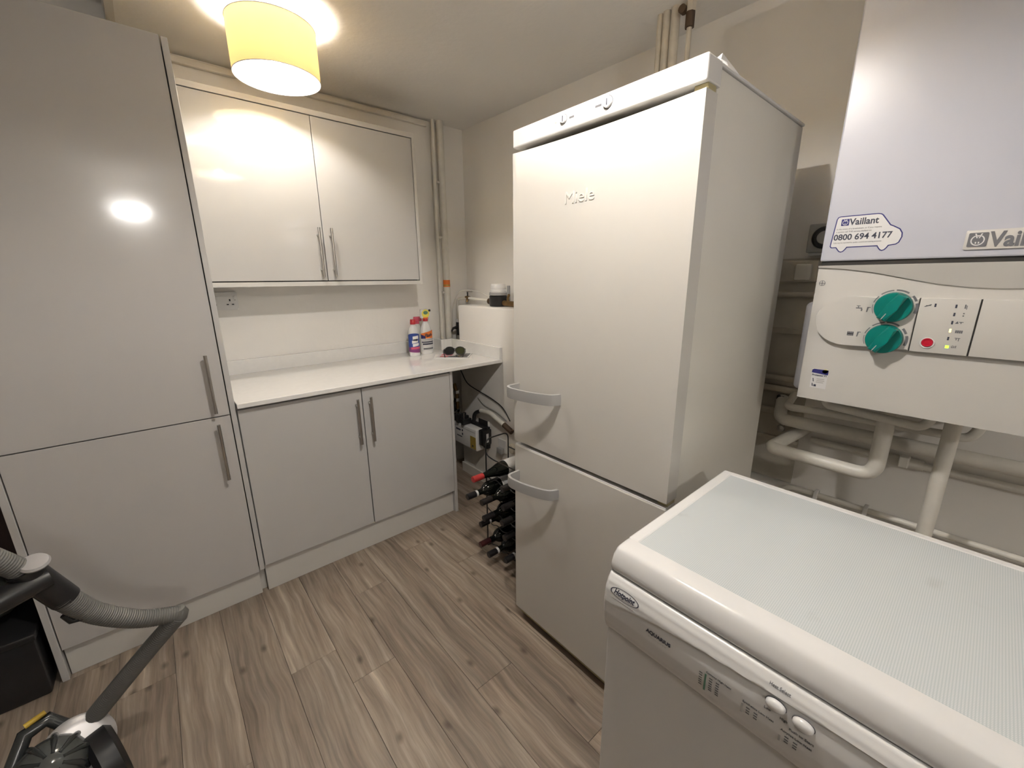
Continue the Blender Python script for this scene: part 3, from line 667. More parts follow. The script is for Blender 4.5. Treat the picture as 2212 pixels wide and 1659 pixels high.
van = [(0.000, 0.018), (0.004, 0.0135), (0.014, 0.0135), (0.0175, 0.0085), (0.0215, 0.0035), (0.0265, 0.0015), (0.0315, 0.0035), (0.0355, 0.0085), (0.0385, 0.0135), (0.0985, 0.0135), (0.1015, 0.0085), (0.1055, 0.0035), (0.1100, 0.0015), (0.1150, 0.0035), (0.1190, 0.0085), (0.1215, 0.0135), (0.1345, 0.0155), (0.1400, 0.0200), (0.1440, 0.0330), (0.1430, 0.0430), (0.1370, 0.0530), (0.1240, 0.0610), (0.1180, 0.0640), (0.1000, 0.0890), (0.0960, 0.0920), (0.0900, 0.0935), (0.0130, 0.0935), (0.0080, 0.0915), (0.0055, 0.0860)]
cx = sum(p[0] for p in van)/len(van); cz = 0.048
vy, vz = 0.3235, 1.4175
vs = plate('van_sticker', van, 0.0004, 'navy', cs, (BX+0.0001, vy, vz), NX, UP)
def inset(pts, d):
    n = len(pts); res = []
    for i in range(n):
        p, q, r = Vector(pts[i-1]), Vector(pts[i]), Vector(pts[(i+1) % n])
        n1 = Vector((-(q-p).y, (q-p).x)).normalized(); n2 = Vector((-(r-q).y, (r-q).x)).normalized()
        b = (n1+n2).normalized(); res.append(tuple(q + b*d/max(0.5, b.dot(n1))))
    return res
plate('sticker_face', inset(van, 0.0024), 0.0003, 'sticker', vs, (BX-0.0003, vy, vz), NX, UP)
sx_ = BX - 0.0008
emblem(vs, sx_+0.0003, vy-0.0170, vz+0.0690, 0.0165, 'navy', 'sticker')
text('lettering', 'Vaillant', 0.0225, 'ink', vs, (sx_, vy-0.0345, vz+0.0700), NX, UP, ext=0.0002, width=0.88, bold=0.0005)
text('lettering', 'In the event of a breakdown, or if you require', 0.0056, 'ink_grey', vs, (sx_, vy-0.0090, vz+0.0590), NX, UP, ext=0.0001, width=0.88)
text('lettering', 'a service call THE service Vaillant on', 0.0056, 'ink_grey', vs, (sx_, vy-0.0090, vz+0.0520), NX, UP, ext=0.0001, width=0.88)
text('lettering', '0800 694 4177', 0.0205, 'ink', vs, (sx_, vy-0.0058, vz+0.0335), NX, UP, ext=0.0002, width=0.95, bold=0.00045)
text('lettering', 'Calls may be recorded for quality control and training purposes', 0.0045, 'ink_grey', vs, (sx_, vy-0.0070, vz+0.0250), NX, UP, ext=0.0001, width=0.85)
bd = plate('name_badge', rrect(0.172, 0.041, 0.003), 0.004, 'boiler_panel', cs, (BX+0.0005, 0.0725, 1.4140), NX, UP, bevel=0.0015)
emblem(bd, BX-0.0040, 0.0675, 1.4195, 0.0300, 'ink_grey', 'sticker')
text('lettering', 'Vaillant', 0.0440, 'ink_grey', bd, (BX-0.0041, 0.0345, 1.4195), NX, UP, ext=0.0003, width=0.80, bold=0.0012)

# ================================================================ boiler pipework
tag(tube('heating_pipe', [(1.785, 0.470, 0.90), (1.70, 0.448, 0.862), (1.685, 0.436, 0.850), (1.69, 0.36, 0.850), (1.70, -0.40, 0.850)], 0.0215, 'pipe', bend=0.035), 'thick white pipe running level just below the boiler', 'pipe')
tag(tube('heating_pipe', [(1.79, 0.385, 0.800), (1.60, 0.432, 0.768), (1.59, 0.420, 0.766), (1.59, 0.148, 0.7615), (1.59, 0.148, 1.010)], 0.0215, 'pipe', bend=0.045), 'thick white pipe with an elbow, rising into the boiler', 'pipe')
tag(tube('outlet_pipe', [(1.575, 0.014, 0.40), (1.575, 0.014, 1.010)], 0.0180, 'pipe', bend=None), 'straight white upright pipe from behind the dryer to the boiler', 'pipe')
tag(tube('thin_pipe', [(1.75, 0.425, 0.935), (1.68, 0.425, 0.908), (1.665, 0.41, 0.905), (1.665, 0.33, 0.910), (1.665, -0.02, 0.915), (1.665, -0.035, 0.945), (1.665, -0.035, 1.010)], 0.0125, 'pipe', bend=0.03), 'thin white pipe running level above the thick pipes below the boiler', 'pipe')
tag(tube('thin_pipe', [(1.52, 0.290, 1.010), (1.52, 0.285, 0.975), (1.53, 0.07, 0.958), (1.53, 0.055, 0.985), (1.53, 0.055, 1.012)], 0.0120, 'pipe', bend=0.025), 'thin white U-shaped pipe hugging the boiler underside', 'pipe')
for k, (z, r, y1, x) in enumerate(((0.765, 0.012, -1.0, 1.786),)):
    tag(tube('wall_pipe', [(x, 0.36, z), (x, y1, z)], r, 'pipe'), 'white pipe fixed along the wall behind the boiler pipes', 'pipe')
g = thing('pipe_valve', 'white compression valve on the wall pipe behind the boiler pipes', 'valve', (1.77, 0.10, 0.765))
tube('body', [(1.786, 0.145, 0.765), (1.786, 0.055, 0.765)], 0.018, 'pipe', g, n=8)
box('cap', (1.740, 0.088, 0.758), (1.772, 0.112, 0.795), 'pipe', g, bevel=0.003)
lp = tag(tube('wall_pipe', [(1.715, 0.435, 0.50), (1.712, 0.40, 0.585), (1.712, 0.33, 0.590), (1.712, -0.9, 0.590)], 0.0095, 'pipe', bend=0.03), 'white pipe clipped along the top of the rough wall footing', 'pipe')
for y in (0.30, 0.16): box('clip', (1.698, y-0.006, 0.575), (1.735, y+0.006, 0.603), 'white_plastic', lp, bevel=0.002)
for z, r, nm in ((1.293, 0.011, 'white pipe crossing the wall beneath the switch box'), (0.980, 0.010, 'upper white pipe of the pair crossing the dark wall beside the fridge'), (0.937, 0.013, 'lower white pipe of the pair crossing the dark wall beside the fridge'), (0.848, 0.012, 'white pipe crossing the dark wall level with the boiler underside')):
    tag(tube('wall_pipe', [(1.782, 1.09, z+0.002), (1.782, 0.395, z)], r, 'pipe_old'), nm, 'pipe')
tag(box('wall_batten', (1.786, 0.36, 1.150), (1.799, 1.09, 1.170), 'pipe_old'), 'flat painted batten across the wall beside the fridge', 'batten')
tag(box('wall_batten', (1.780, 0.40, 0.730), (1.799, 1.09, 0.745), 'pipe_old'), 'low painted batten on the dark wall beneath the wall pipes', 'batten')
# rotary timer, switch box
t = thing('heating_timer', 'grey heating timer with a round dial on the wall beside the boiler', 'timer', (1.79, 0.43, 1.48))
box('case', (1.755, 0.375, 1.437), (1.799, 0.467, 1.530), 'handle_grey', t, bevel=0.004)
box('base', (1.770, 0.378, 1.428), (1.799, 0.462, 1.437), 'white_plastic', t, bevel=0.002)
lathe('dial', [(0, 0), (0.036, 0), (0.036, 0.006), (0.031, 0.007), (0.031, 0.004), (0.0, 0.004)], 'black', t, (1.756, 0.418, 1.484), axis='-X', n=30)
lathe('dial_face', [(0, 0), (0.022, 0), (0.020, 0.008), (0, 0.0085)], 'handle_grey', t, (1.752, 0.418, 1.484), axis='-X', n=30)
t = thing('junction_box', 'old cream switch box on the wall beneath the heating timer', 'switch box', (1.79, 0.49, 1.375))
box('case', (1.765, 0.425, 1.338), (1.799, 0.540, 1.412), 'pipe_old', t, bevel=0.004)
box('cover', (1.752, 0.440, 1.345), (1.766, 0.490, 1.400), 'pipe', t, bevel=0.006)
t = thing('stop_tap', 'small dark stop tap on a bracket between the white pipes', 'valve', (1.74, 0.44, 0.80))
lathe('knob', [(0, 0), (0.012, 0), (0.014, 0.006), (0.012, 0.014), (0, 0.016)], 'steel', t, (1.70, 0.437, 0.812), axis='-X', n=16)
tube('stem', [(1.782, 0.440, 0.845), (1.735, 0.438, 0.820), (1.70, 0.437, 0.812)], 0.006, 'black', t, n=8)
tag(box('black_bracket', (1.765, 0.462, 0.885), (1.790, 0.487, 0.915), 'black'), 'small black bracket between the wall pipes beside the boiler', 'bracket')

# ================================================================ pipes above the fridge
for y, r, z0, w in ((1.010, 0.011, 1.0, 'slimmest'), (0.983, 0.014, 1.0, 'middle'), (0.948, 0.016, 1.0, 'thickest')):
    tag(tube('ceiling_pipe', [(1.612, y, z0), (1.612, y, H)], r, 'pipe_old'), w + ' old cream pipe of the cluster dropping from the ceiling behind the fridge freezer', 'pipe', 'pipe cluster behind the fridge')
t = thing('valved_pipe', 'slim cream pipe with a dark valve, dropping from the ceiling beside the pipe cluster', 'pipe', (1.612, 0.89, 1.2))
tube('pipe', [(1.612, 0.892, 1.0), (1.612, 0.892, H)], 0.009, 'pipe_old', t)
tube('valve', [(1.612, 0.892, 2.215), (1.612, 0.892, 2.262)], 0.016, 'brown_tape', t, n=8)
tube('nut', [(1.612, 0.892, 2.262), (1.612, 0.892, 2.295)], 0.017, 'pipe_old', t, n=6)
lathe('handle', [(0, 0), (0.014, 0), (0.014, 0.02), (0, 0.021)], 'brown_tape', t, (1.606, 0.912, 2.272), axis='-X', n=12)

# ================================================================ corner pipes by the worktop
tag(tube('corner_pipe', [(1.484, 2.456, 0.892), (1.484, 2.456, 2.0), (1.488, 2.456, H)], 0.0115, 'pipe'), 'slim cream pipe running floor to ceiling beside the wall cabinet', 'pipe')
t = thing('soil_pipe', 'thicker cream pipe with an orange tape band, running from worktop to ceiling', 'pipe', (1.535, 2.452, 0.9))
tube('pipe', [(1.536, 2.452, 0.892), (1.536, 2.452, H)], 0.0225, 'pipe', t, n=20)
tube('tape', [(1.536, 2.452, 1.305), (1.536, 2.452, 1.350)], 0.0231, 'orange', t, n=20)
tube('tape_mark', [(1.536, 2.452, 1.312), (1.536, 2.452, 1.320)], 0.0234, 'kraft', t, n=20)
for z in (1.95, 1.62, 1.27): box('clip', (1.496, 2.445, z-0.006), (1.514, 2.499, z+0.006), 'pipe', t, bevel=0.001)
t = thing('feed_pipe', 'white bent pipe with a black stop valve, rising behind the worktop corner', 'pipe', (1.60, 2.43, 0.9))
tube('pipe', [(1.604, 2.43, 0.892), (1.604, 2.43, 1.225), (1.62, 2.33, 1.232), (1.63, 2.118, 1.222)], 0.0095, 'pipe', t, bend=0.03)
tube('valve_body', [(1.604, 2.43, 0.975), (1.604, 2.43, 1.065)], 0.017, 'black', t, n=10)
tube('collar', [(1.604, 2.43, 1.065), (1.604, 2.43, 1.085)], 0.016, 'white_plastic', t, n=12)
tube('lever', [(1.59, 2.43, 1.030), (1.55, 2.415, 1.028), (1.528, 2.402, 1.012)], [0.012, 0.008, 0.006], 'black', t, n=8)
lathe('drain_cock', [(0, 0), (0.006, 0), (0.009, 0.006), (0, 0.012)], 'chrome', t, (1.632, 2.42, 0.965), n=10)
t = thing('garden_tap', 'small brass stop tap with a lever on the ledge pipe', 'tap', (1.622, 2.33, 1.19))
tube('body', [(1.622, 2.352, 1.233), (1.622, 2.315, 1.232)], 0.014, 'brass', t, n=8)
tube('spout', [(1.622, 2.335, 1.232), (1.615, 2.335, 1.205)], 0.008, 'brass', t, n=8)
tube('stem', [(1.622, 2.335, 1.240), (1.622, 2.335, 1.272)], 0.005, 'black', t, n=8)
box('lever', (1.618, 2.28, 1.270), (1.626, 2.340, 1.276), 'steel', t)
tag(tube('thin_cable', [(1.575, 2.47, 0.892), (1.572, 2.46, 1.02), (1.585, 2.46, 1.20), (1.60, 2.40, 1.275), (1.62, 2.335, 1.285), (1.64, 2.22, 1.275), (1.645, 2.10, 1.232)], 0.0028, 'pipe', bend=0.05, n=8), 'thin white cable looping behind the ledge tap to the meter', 'cable')

# ================================================================ water meter
t = thing('water_meter', 'black and grey water meter standing on the wall ledge', 'water meter', (1.63, 2.02, 1.19))
lathe('body', [(0, 0), (0.052, 0), (0.056, 0.006), (0.056, 0.060), (0.050, 0.066), (0, 0.066)], 'black', t, (1.632, 2.018, 1.192), n=28)
lathe('collar', [(0, 0), (0.0565, 0), (0.0565, 0.014), (0.052, 0.018), (0, 0.018)], 'handle_grey', t, (1.632, 2.018, 1.258), n=28)
lathe('dome', [(0, 0), (0.051, 0), (0.052, 0.012), (0.048, 0.016), (0.049, 0.020), (0.046, 0.046), (0.042, 0.050), (0, 0.050)], 'white_plastic', t, (1.632, 2.018, 1.276), n=28)
tube('inlet', [(1.632, 2.070, 1.218), (1.632, 2.112, 1.218)], [0.016, 0.019], 'brown_tape', t, n=10)
tube('outlet', [(1.632, 1.966, 1.212), (1.632, 1.86, 1.208)], 0.017, 'brass', t, n=10)
tube('elbow', [(1.630, 1.925, 1.212), (1.630, 1.925, 1.245), (1.622, 1.905, 1.262)], 0.008, 'brass', t, n=8, bend=0.01)
box('bracket', (1.655, 1.945, 1.20), (1.668, 1.965, 1.315), 'handle_grey', t, bevel=0.002)

# ================================================================ double socket
t = thing('wall_socket', 'white double plug socket on the wall under the wall cabinet', 'socket', (0.26, 2.5, 1.26))
pl_ = plate('face_plate', rrect(0.146, 0.086, 0.006), 0.010, 'white_plastic', t, (0.187, 2.4985, 1.217), NY, UP, bevel=0.003)
for ox in (0.112, 0.040):
    for dx, dz, w, h in ((0, 0.047, 0.006, 0.010), (-0.011, 0.026, 0.009, 0.005), (0.011, 0.026, 0.009, 0.005)):
        box('pin_hole', (0.187+ox+dx-w/2, 2.4872, 1.217+dz-h/2), (0.187+ox+dx+w/2, 2.4895, 1.217+dz+h/2), 'black', pl_, bevel=0)
    box('rocker', (0.187+ox+0.016, 2.4862, 1.217+0.050), (0.187+ox+0.026, 2.4895, 1.217+0.066), 'white_plastic', pl_, bevel=0.001)
lathe('screw', [(0, 0), (0.003, 0), (0.003, 0.001), (0, 0.0012)], 'steel', pl_, (0.321, 2.4885, 1.264), axis='-Y', n=12)

# ================================================================ things on the worktop
WZ = 0.8905
def curved_patch(name, cx, cy, rx, ry, a0, a1, zf0, zf1, m, parent, off=0.0008, n=14):
    """patch on an elliptical bottle between two angles; zf0/zf1 give lower and upper edge along it"""
    bm = bmesh.new(); A, B = [], []
    for k in range(n):
        s = k/(n-1); a = math.radians(a0 + (a1-a0)*s)
        x, y = cx + (rx+off)*math.cos(a), cy + (ry+off)*math.sin(a)
        A.append(bm.verts.new((x, y, zf0(s)))); B.append(bm.verts.new((x, y, zf1(s))))
    for k in range(n-1): bm.faces.new((A[k], A[k+1], B[k+1], B[k]))
    return link(name, bm_mesh(name, bm), m, parent, smooth=True)
K = lambda v: (lambda s: v)
# blue bleach bottle
t = thing('bleach_bottle', 'white bleach bottle with a blue and purple label and red cap', 'bottle', (1.205, 2.335, WZ))
cx, cy, rx, ry = 1.205, 2.335, 0.0345, 0.0255
bt = lathe('bottle', [(0, 0), (0.92, 0), (1.0, 0.006), (1.0, 0.135), (0.93, 0.160), (0.72, 0.180), (0.46, 0.192), (0.42, 0.198), (0, 0.198)], 'white_plastic', t, (cx, cy, WZ), sx=rx, sy=ry, n=32)
lathe('cap', [(0, 0), (0.017, 0), (0.0175, 0.004), (0.016, 0.028), (0.0145, 0.030), (0, 0.030)], 'red', t, (cx, cy, WZ+0.197), n=20)
curved_patch('label', cx, cy, rx, ry, 165, 335, K(WZ+0.058), lambda s: WZ+0.133+0.010*math.sin(math.pi*s), 'blue', bt)
curved_patch('label_band', cx, cy, rx, ry, 165, 335, lambda s: WZ+0.030-0.012*s, K(WZ+0.058), 'purple', bt)
curved_patch('label_red', cx, cy, rx, ry, 215, 335, K(WZ+0.044), K(WZ+0.058), 'pink', bt, off=0.0012)
for s0, s1, z0, z1 in ((238, 300, 0.108, 0.124), (228, 295, 0.086, 0.098), (235, 305, 0.066, 0.078)): curved_patch('label_print', cx, cy, rx, ry, s0, s1, lambda s, z0=z0: WZ+z0-0.006*(1-s), lambda s, z1=z1: WZ+z1+0.004*s, 'white_plastic', bt, off=0.0014)
curved_patch('label_print', cx, cy, rx, ry, 240, 290, lambda s: WZ+0.098-0.004*s, lambda s: WZ+0.106+0.003*s, 'ink', bt, off=0.0016)
# spray bottle
t = thing('spray_bottle', 'white trigger spray bottle with an orange label and yellow neck tag', 'bottle', (1.300, 2.335, WZ))
cx, cy, rx, ry = 1.302, 2.352, 0.0430, 0.0260
bt = lathe('bottle', [(0, 0), (0.94, 0), (1.0, 0.006), (0.96, 0.11), (0.84, 0.160), (0.58, 0.190), (0.36, 0.205), (0.34, 0.216), (0, 0.216)], 'white_plastic', t, (cx, cy, WZ), sx=rx, sy=ry, n=32)
lathe('collar', [(0, 0), (0.016, 0), (0.0165, 0.014), (0.014, 0.018), (0, 0.018)], 'red', t, (cx, cy, WZ+0.208), n=18)
hd = box('spray_head', (cx-0.034, cy-0.013, WZ+0.226), (cx+0.022, cy+0.013, WZ+0.285), 'white_plastic', t, bevel=0.009, seg=4)
tube('nozzle', [(cx+0.018, cy-0.002, WZ+0.272), (cx+0.036, cy-0.004, WZ+0.274)], 0.007, 'black', hd, n=8)
tube('trigger', [(cx+0.016, cy, WZ+0.255), (cx+0.026, cy, WZ+0.232), (cx+0.022, cy, WZ+0.210)], 0.005, 'white_plastic', hd, n=8)
tg = lathe('neck_tag', [(0, 0), (0.0265, 0), (0.0265, 0.001), (0, 0.001)], 'yellow_print', t, (cx-0.004, cy-0.0150, WZ+0.256), axis='-Y', n=24)
lathe('tag_print', [(0, 0), (0.016, 0), (0.016, 0.0004), (0, 0.0004)], 'green_ink', tg, (cx-0.004, cy-0.0160, WZ+0.262), axis='-Y', n=20, sy=0.7)
box('tag_stripe', (cx-0.022, cy-0.0162, WZ+0.226), (cx+0.012, cy-0.0145, WZ+0.234), 'orange', tg, bevel=0)
curved_patch('label', cx, cy, rx*0.965, ry*0.965, 195, 345, K(WZ+0.100), lambda s: WZ+0.132+0.022*s, 'orange', bt)
curved_patch('label_low', cx, cy, rx*0.985, ry*0.985, 195, 345, K(WZ+0.020), K(WZ+0.100), 'sticker', bt)
for z0, z1, a0, a1, m in ((0.074, 0.082, 205, 335, 'ink'), (0.030, 0.040, 220, 330, 'ink_grey'), (0.060, 0.070, 215, 338, 'ink'), (0.088, 0.097, 215, 338, 'ink_pale')): curved_patch('label_print', cx, cy, rx*0.985, ry*0.985, a0, a1, K(WZ+z0), K(WZ+z1), m, bt, off=0.0012)
curved_patch('label_sweep', cx, cy, rx*0.965, ry*0.965, 195, 245, lambda s: WZ+0.075+0.02*s, lambda s: WZ+0.128-0.012*s, 'navy', bt, off=0.0012)
text('lettering', 'Flash', 0.030, 'ink', bt, (cx-0.026, cy-0.0285, WZ+0.108), (0.96, 0.0, 0.12), UP, ext=0.0004, shear=0.2, width=0.85, bold=0.0008)
# second spray bottle standing behind
t = thing('clear_spray_bottle', 'pale see-through spray bottle with a pinkish-red trigger, behind the bleach bottle', 'bottle', (1.255, 2.42, WZ))
lathe('bottle', [(0, 0), (0.95, 0), (1, 0.006), (1, 0.13), (0.85, 0.150), (0.45, 0.178), (0.36, 0.188), (0, 0.188)], 'clear_plastic', t, (1.284, 2.432, WZ), sx=0.040, sy=0.028, n=28)
lathe('collar', [(0, 0), (0.016, 0), (0.016, 0.016), (0, 0.017)], 'pink', t, (1.284, 2.432, WZ+0.187), n=16)
box('spray_head', (1.262, 2.421, WZ+0.202), (1.318, 2.443, WZ+0.232), 'pink', t, bevel=0.007, seg=3)
tube('trigger', [(1.268, 2.425, WZ+0.206), (1.254, 2.422, WZ+0.185), (1.256, 2.420, WZ+0.165)], 0.005, 'pink', t, n=8)
# papers and sunglasses
def sheet(name, label, c, w, d, ang, z, th, m, cat):
    ca, sa = math.cos(ang), math.sin(ang)
    return plate(name, [(-w/2, -d/2), (w/2, -d/2), (w/2, d/2), (-w/2, d/2)], th, m, None, (c[0], c[1], z), (ca, sa, 0), (-sa, ca, 0)), label, cat
o, l, c = sheet('leaflet', 'white printed leaflet lying at the bottom of the pile on the worktop', (1.362, 2.140), 0.230, 0.170, -0.62, WZ, 0.0015, 'paper', 'leaflet'); tag(o, l, c)
o, l, c = sheet('magazine', 'folded magazine with a dark photo cover on the worktop', (1.378, 2.148), 0.200, 0.155, -0.78, WZ+0.0018, 0.004, 'sticker', 'magazine'); tag(o, l, c)
for (dx, dy, w, d, m) in ((0.048, 0.018, 0.085, 0.10, 'ink_grey'), (-0.050, 0.020, 0.070, 0.055, 'pink'), (0.03, -0.052, 0.12, 0.022, 'ink'), (-0.055, -0.045, 0.05, 0.03, 'red')):
    ca, sa = math.cos(-0.78), math.sin(-0.78)
    plate('cover_print', [(dx-w/2, dy-d/2), (dx+w/2, dy-d/2), (dx+w/2, dy+d/2), (dx-w/2, dy+d/2)], 0.0003, m, o, (1.378, 2.148, WZ+0.0059), (ca, sa, 0), (-sa, ca, 0))
t = thing('sunglasses', 'black sunglasses with dark olive lenses on top of the magazine', 'sunglasses', (1.41, 2.15, WZ+0.0065))
SZ = WZ + 0.0068
ax = Vector((0.80, -0.60, 0)); bx = Vector((0.60, 0.80, 0)); c0 = Vector((1.390, 2.160, SZ))
for s in (-1, 1):
    base = c0 + ax*0.034*s
    bm = bmesh.new(); ring = []
    for k in range(24):
        a = 2*math.pi*k/24; p = base + ax*0.031*math.cos(a) + Vector((0, 0, 0.024 + 0.0235*math.sin(a))) + bx*(0.006*math.sin(a) - 0.010*math.cos(a)*s)
        ring.append(p)
    lens = link('lens', None or bpy.data.meshes.new('lens'), None, t)
    va = [bm.verts.new(p - bx*0.001) for p in ring]; vb = [bm.verts.new(p + bx*0.001) for p in ring]
    bm.faces.new(va[::-1]); bm.faces.new(vb)
    for k in range(24): bm.faces.new((va[k], va[(k+1) % 24], vb[(k+1) % 24], vb[k]))
    bmesh.ops.recalc_face_normals(bm, faces=bm.faces); bm.to_mesh(lens.data); bm.free(); lens.data.materials.append(MT['lens_olive' if s > 0 else 'black_gloss'])
    tube('rim', ring + [ring[0]], 0.0032, 'black', t, n=8)
    hinge = base + ax*0.031*s + Vector((0, 0, 0.034))
    tube('temple', [hinge, hinge - bx*0.06 + Vector((0, 0, -0.006)), hinge - bx*0.105 - ax*0.012*s + Vector((0, 0, -0.029))], [0.004, 0.0035, 0.003], 'black', t, n=8)
tube('bridge', [c0 + ax*-0.006 + Vector((0, 0, 0.034)), c0 + Vector((0, 0, 0.038)), c0 + ax*0.006 + Vector((0, 0, 0.034))], 0.003, 'black', t, n=8)
t = thing('keys', 'bunch of steel and brass keys lying by the sunglasses', 'keys', (1.375, 2.105, WZ+0.0065))
tube('key_ring', [(1.378+0.012*math.cos(a), 2.105+0.012*math.sin(a), SZ+0.0015) for a in lin(0, 2*math.pi, 21)], 0.0011, 'chrome', t, n=6)
for k, (a, m) in enumerate(((2.6, 'brass'), (3.4, 'chrome'), (4.3, 'brass'), (5.4, 'brown_tape'))):
    d = Vector((math.cos(a), math.sin(a), 0)); e = Vector((-d.y, d.x, 0)); p = Vector((1.378, 2.105, SZ + 0.0004 + 0.0014*k)) + d*0.011
    plate('key', [(-0.0035, 0), (0.006, -0.009), (0.016, -0.008), (0.019, -0.003), (0.042, -0.003), (0.044, 0), (0.040, 0.002), (0.036, 0.0035), (0.031, 0.002), (0.026, 0.0035), (0.019, 0.003), (0.016, 0.008), (0.006, 0.009)], 0.0013, m, t, p, d, e)

# ================================================================ under the worktop: heating controls
t = thing('heating_control_box', 'white heating control box with a gold label, fixed under the worktop end', 'control box', (1.49, 2.16, 0.26))
cb = box('case', (1.445, 2.035, 0.262), (1.505, 2.33, 0.412), 'white_plastic', t, bevel=0.010, seg=3)
box('lid_line', (1.4435, 2.05, 0.388), (1.4455, 2.32, 0.390), 'ink_pale', cb, bevel=0)
plate('label', R(0, 0, 0.062, 0.085), 0.0006, 'kraft', cb, (1.4452, 2.105, 0.272), NX, UP)
for y, z, w, h in ((2.27, 0.360, 0.055, 0.012), (2.20, 0.362, 0.012, 0.014), (2.20, 0.335, 0.012, 0.016), (2.26, 0.318, 0.06, 0.006), (2.085, 0.285, 0.014, 0.012)): plate('printed_mark', R(0, 0, w, h), 0.0008, 'ink', cb, (1.4452, y, z), NX, UP)
box('back_box', (1.505, 2.00, 0.275), (1.533, 2.20, 0.425), 'black', t, bevel=0.004)
bx2 = box('side_switch', (1.460, 1.985, 0.310), (1.533, 2.034, 0.415), 'black', t, bevel=0.008)
plate('side_label', R(0, 0, 0.018, 0.060), 0.0006, 'sticker', bx2, (1.488, 1.9846, 0.330), NY, UP)
t = thing('circulation_pump', 'dark cluster of a heating pump, valves and fittings under the worktop', 'pump', (1.46, 2.27, 0.45))
lathe('motor', [(0, 0), (0.048, 0), (0.050, 0.01), (0.050, 0.07), (0.042, 0.08), (0, 0.08)], 'black', t, (1.44, 2.30, 0.52), axis='-X', n=22)
tube('riser', [(1.48, 2.30, 0.42), (1.48, 2.30, 0.60), (1.48, 2.33, 0.66)], 0.014, 'brass', t, n=10, bend=0.02)
for z in (0.47, 0.545, 0.60): tube('nut', [(1.48, 2.30, z), (1.48, 2.30, z+0.022)], 0.022, 'chrome', t, n=6)
for k in range(5): box('fitting', (1.430+0.012*(k % 2), 2.16+0.030*k, 0.415), (1.500, 2.182+0.030*k, 0.452+0.012*(k % 3)), 'black', t, bevel=0.003)
for k in range(3): tube('spindle', [(1.455, 2.185+0.045*k, 0.45), (1.455, 2.185+0.045*k, 0.49)], 0.006, 'chrome', t, n=8)
tag(tube('waste_pipe', [(1.42, 2.45, 0.60), (1.42, 2.45, 0.868)], 0.010, 'pipe'), 'short white pipe end hanging under the worktop', 'pipe')
t = thing('insulated_pipe', 'white pipe with a dark bent end, crossing the ledge under the worktop', 'pipe', (1.51, 1.95, 0.5))
tube('pipe', [(1.512, 2.070, 0.522), (1.505, 1.960, 0.536), (1.507, 1.900, 0.512), (1.512, 1.830, 0.488)], 0.0145, 'pipe', t, bend=0.05)
tube('bend', [(1.500, 2.135, 0.425), (1.500, 2.130, 0.495), (1.512, 2.068, 0.522)], 0.0125, 'black', t, bend=0.05)
tube('tape_end', [(1.512, 1.834, 0.4895), (1.512, 1.76, 0.462)], 0.0165, 'brown_tape', t)
t = thing('vent_hole', 'black square hole with a white frame in the ledge wall', 'vent', (1.534, 2.07, 0.42))
box('opening', (1.531, 2.020, 0.385), (1.5345, 2.125, 0.455), 'dark_gap', t, bevel=0)
box('frame', (1.527, 2.008, 0.380), (1.5345, 2.020, 0.458), 'white_plastic', t)
tag(tube('black_cable', [(1.528, 2.40, 0.86), (1.528, 2.245, 0.672), (1.528, 2.16, 0.652), (1.528, 1.98, 0.625), (1.528, 1.86, 0.592), (1.524, 1.79, 0.52)], 0.0032, 'black', bend=0.05, n=8), 'thin black cable hanging in a curve down the ledge wall', 'cable')
tag(tube('grey_cable', [(1.529, 2.12, 0.600), (1.529, 2.06, 0.560), (1.529, 1.92, 0.545), (1.529, 1.83, 0.512)], 0.003, 'handle_grey', bend=0.04, n=8), 'thin grey cable on the ledge wall above the insulated pipe', 'cable')
t = thing('ledge_socket', 'white single socket with a grey plug, low on the ledge wall', 'socket', (1.534, 1.87, 0.33))
box('face_plate', (1.5245, 1.835, 0.290), (1.5345, 1.910, 0.378), 'white_plastic', t, bevel=0.003)
box('plug', (1.500, 1.848, 0.288), (1.5243, 1.900, 0.325), 'handle_grey', t, bevel=0.005)
t = thing('smoke_puck', 'round cream fitting on the ledge wall beside the fridge freezer', 'fitting', (1.534, 1.77, 0.33))
lathe('cover', [(0, 0), (0.034, 0), (0.034, 0.012), (0.026, 0.020), (0, 0.021)], 'pipe_old', t, (1.5345, 1.775, 0.345), axis='-X', n=24)

# ================================================================ wine rack and bottles
t = thing('wine_rack', 'black wire wine rack full of bottles standing beside the fridge freezer', 'wine rack', (1.20, 1.32, 0))
RX0, RX1, RY0, RY1, RH = 1.13, 1.275, 1.10, 1.515, 0.595
for y in (RY1, RY0):
    tube('side_frame', [(RX0, y, 0.0), (RX0, y, RH), (RX1, y, RH), (RX1, y, 0.0)], 0.0035, 'black_wire', t, n=8, bend=0.035)
for z in (0.040, 0.155, 0.225, 0.310, 0.405):
    for x in (RX0, RX1):
        pts = []; n = 33
        for k in range(n):
            y = RY1 + (RY0-RY1)*k/(n-1); pts.append((x, y, z - 0.008 + 0.010*abs(math.sin(math.pi*5*k/(n-1)))*0 + 0.006*math.cos(2*math.pi*5*k/(n-1))))
        tube('shelf_wire', pts, 0.0025, 'black_wire', t, n=6)
tube('top_wire', [(RX0, RY1, 0.53), (RX0-0.005, RY1-0.02, 0.515), (RX0, RY1-0.06, 0.505), (RX0, RY0, 0.515)], 0.003, 'black_wire', t, n=6, bend=0.02)
tube('top_wire', [(RX1, RY1, 0.515), (RX1, RY0, 0.515)], 0.003, 'black_wire', t, n=6)
for y in (RY1, RY0): tube('foot_wire', [(RX0, y, 0.003), (RX1, y, 0.003)], 0.003, 'black_wire', t, n=6)

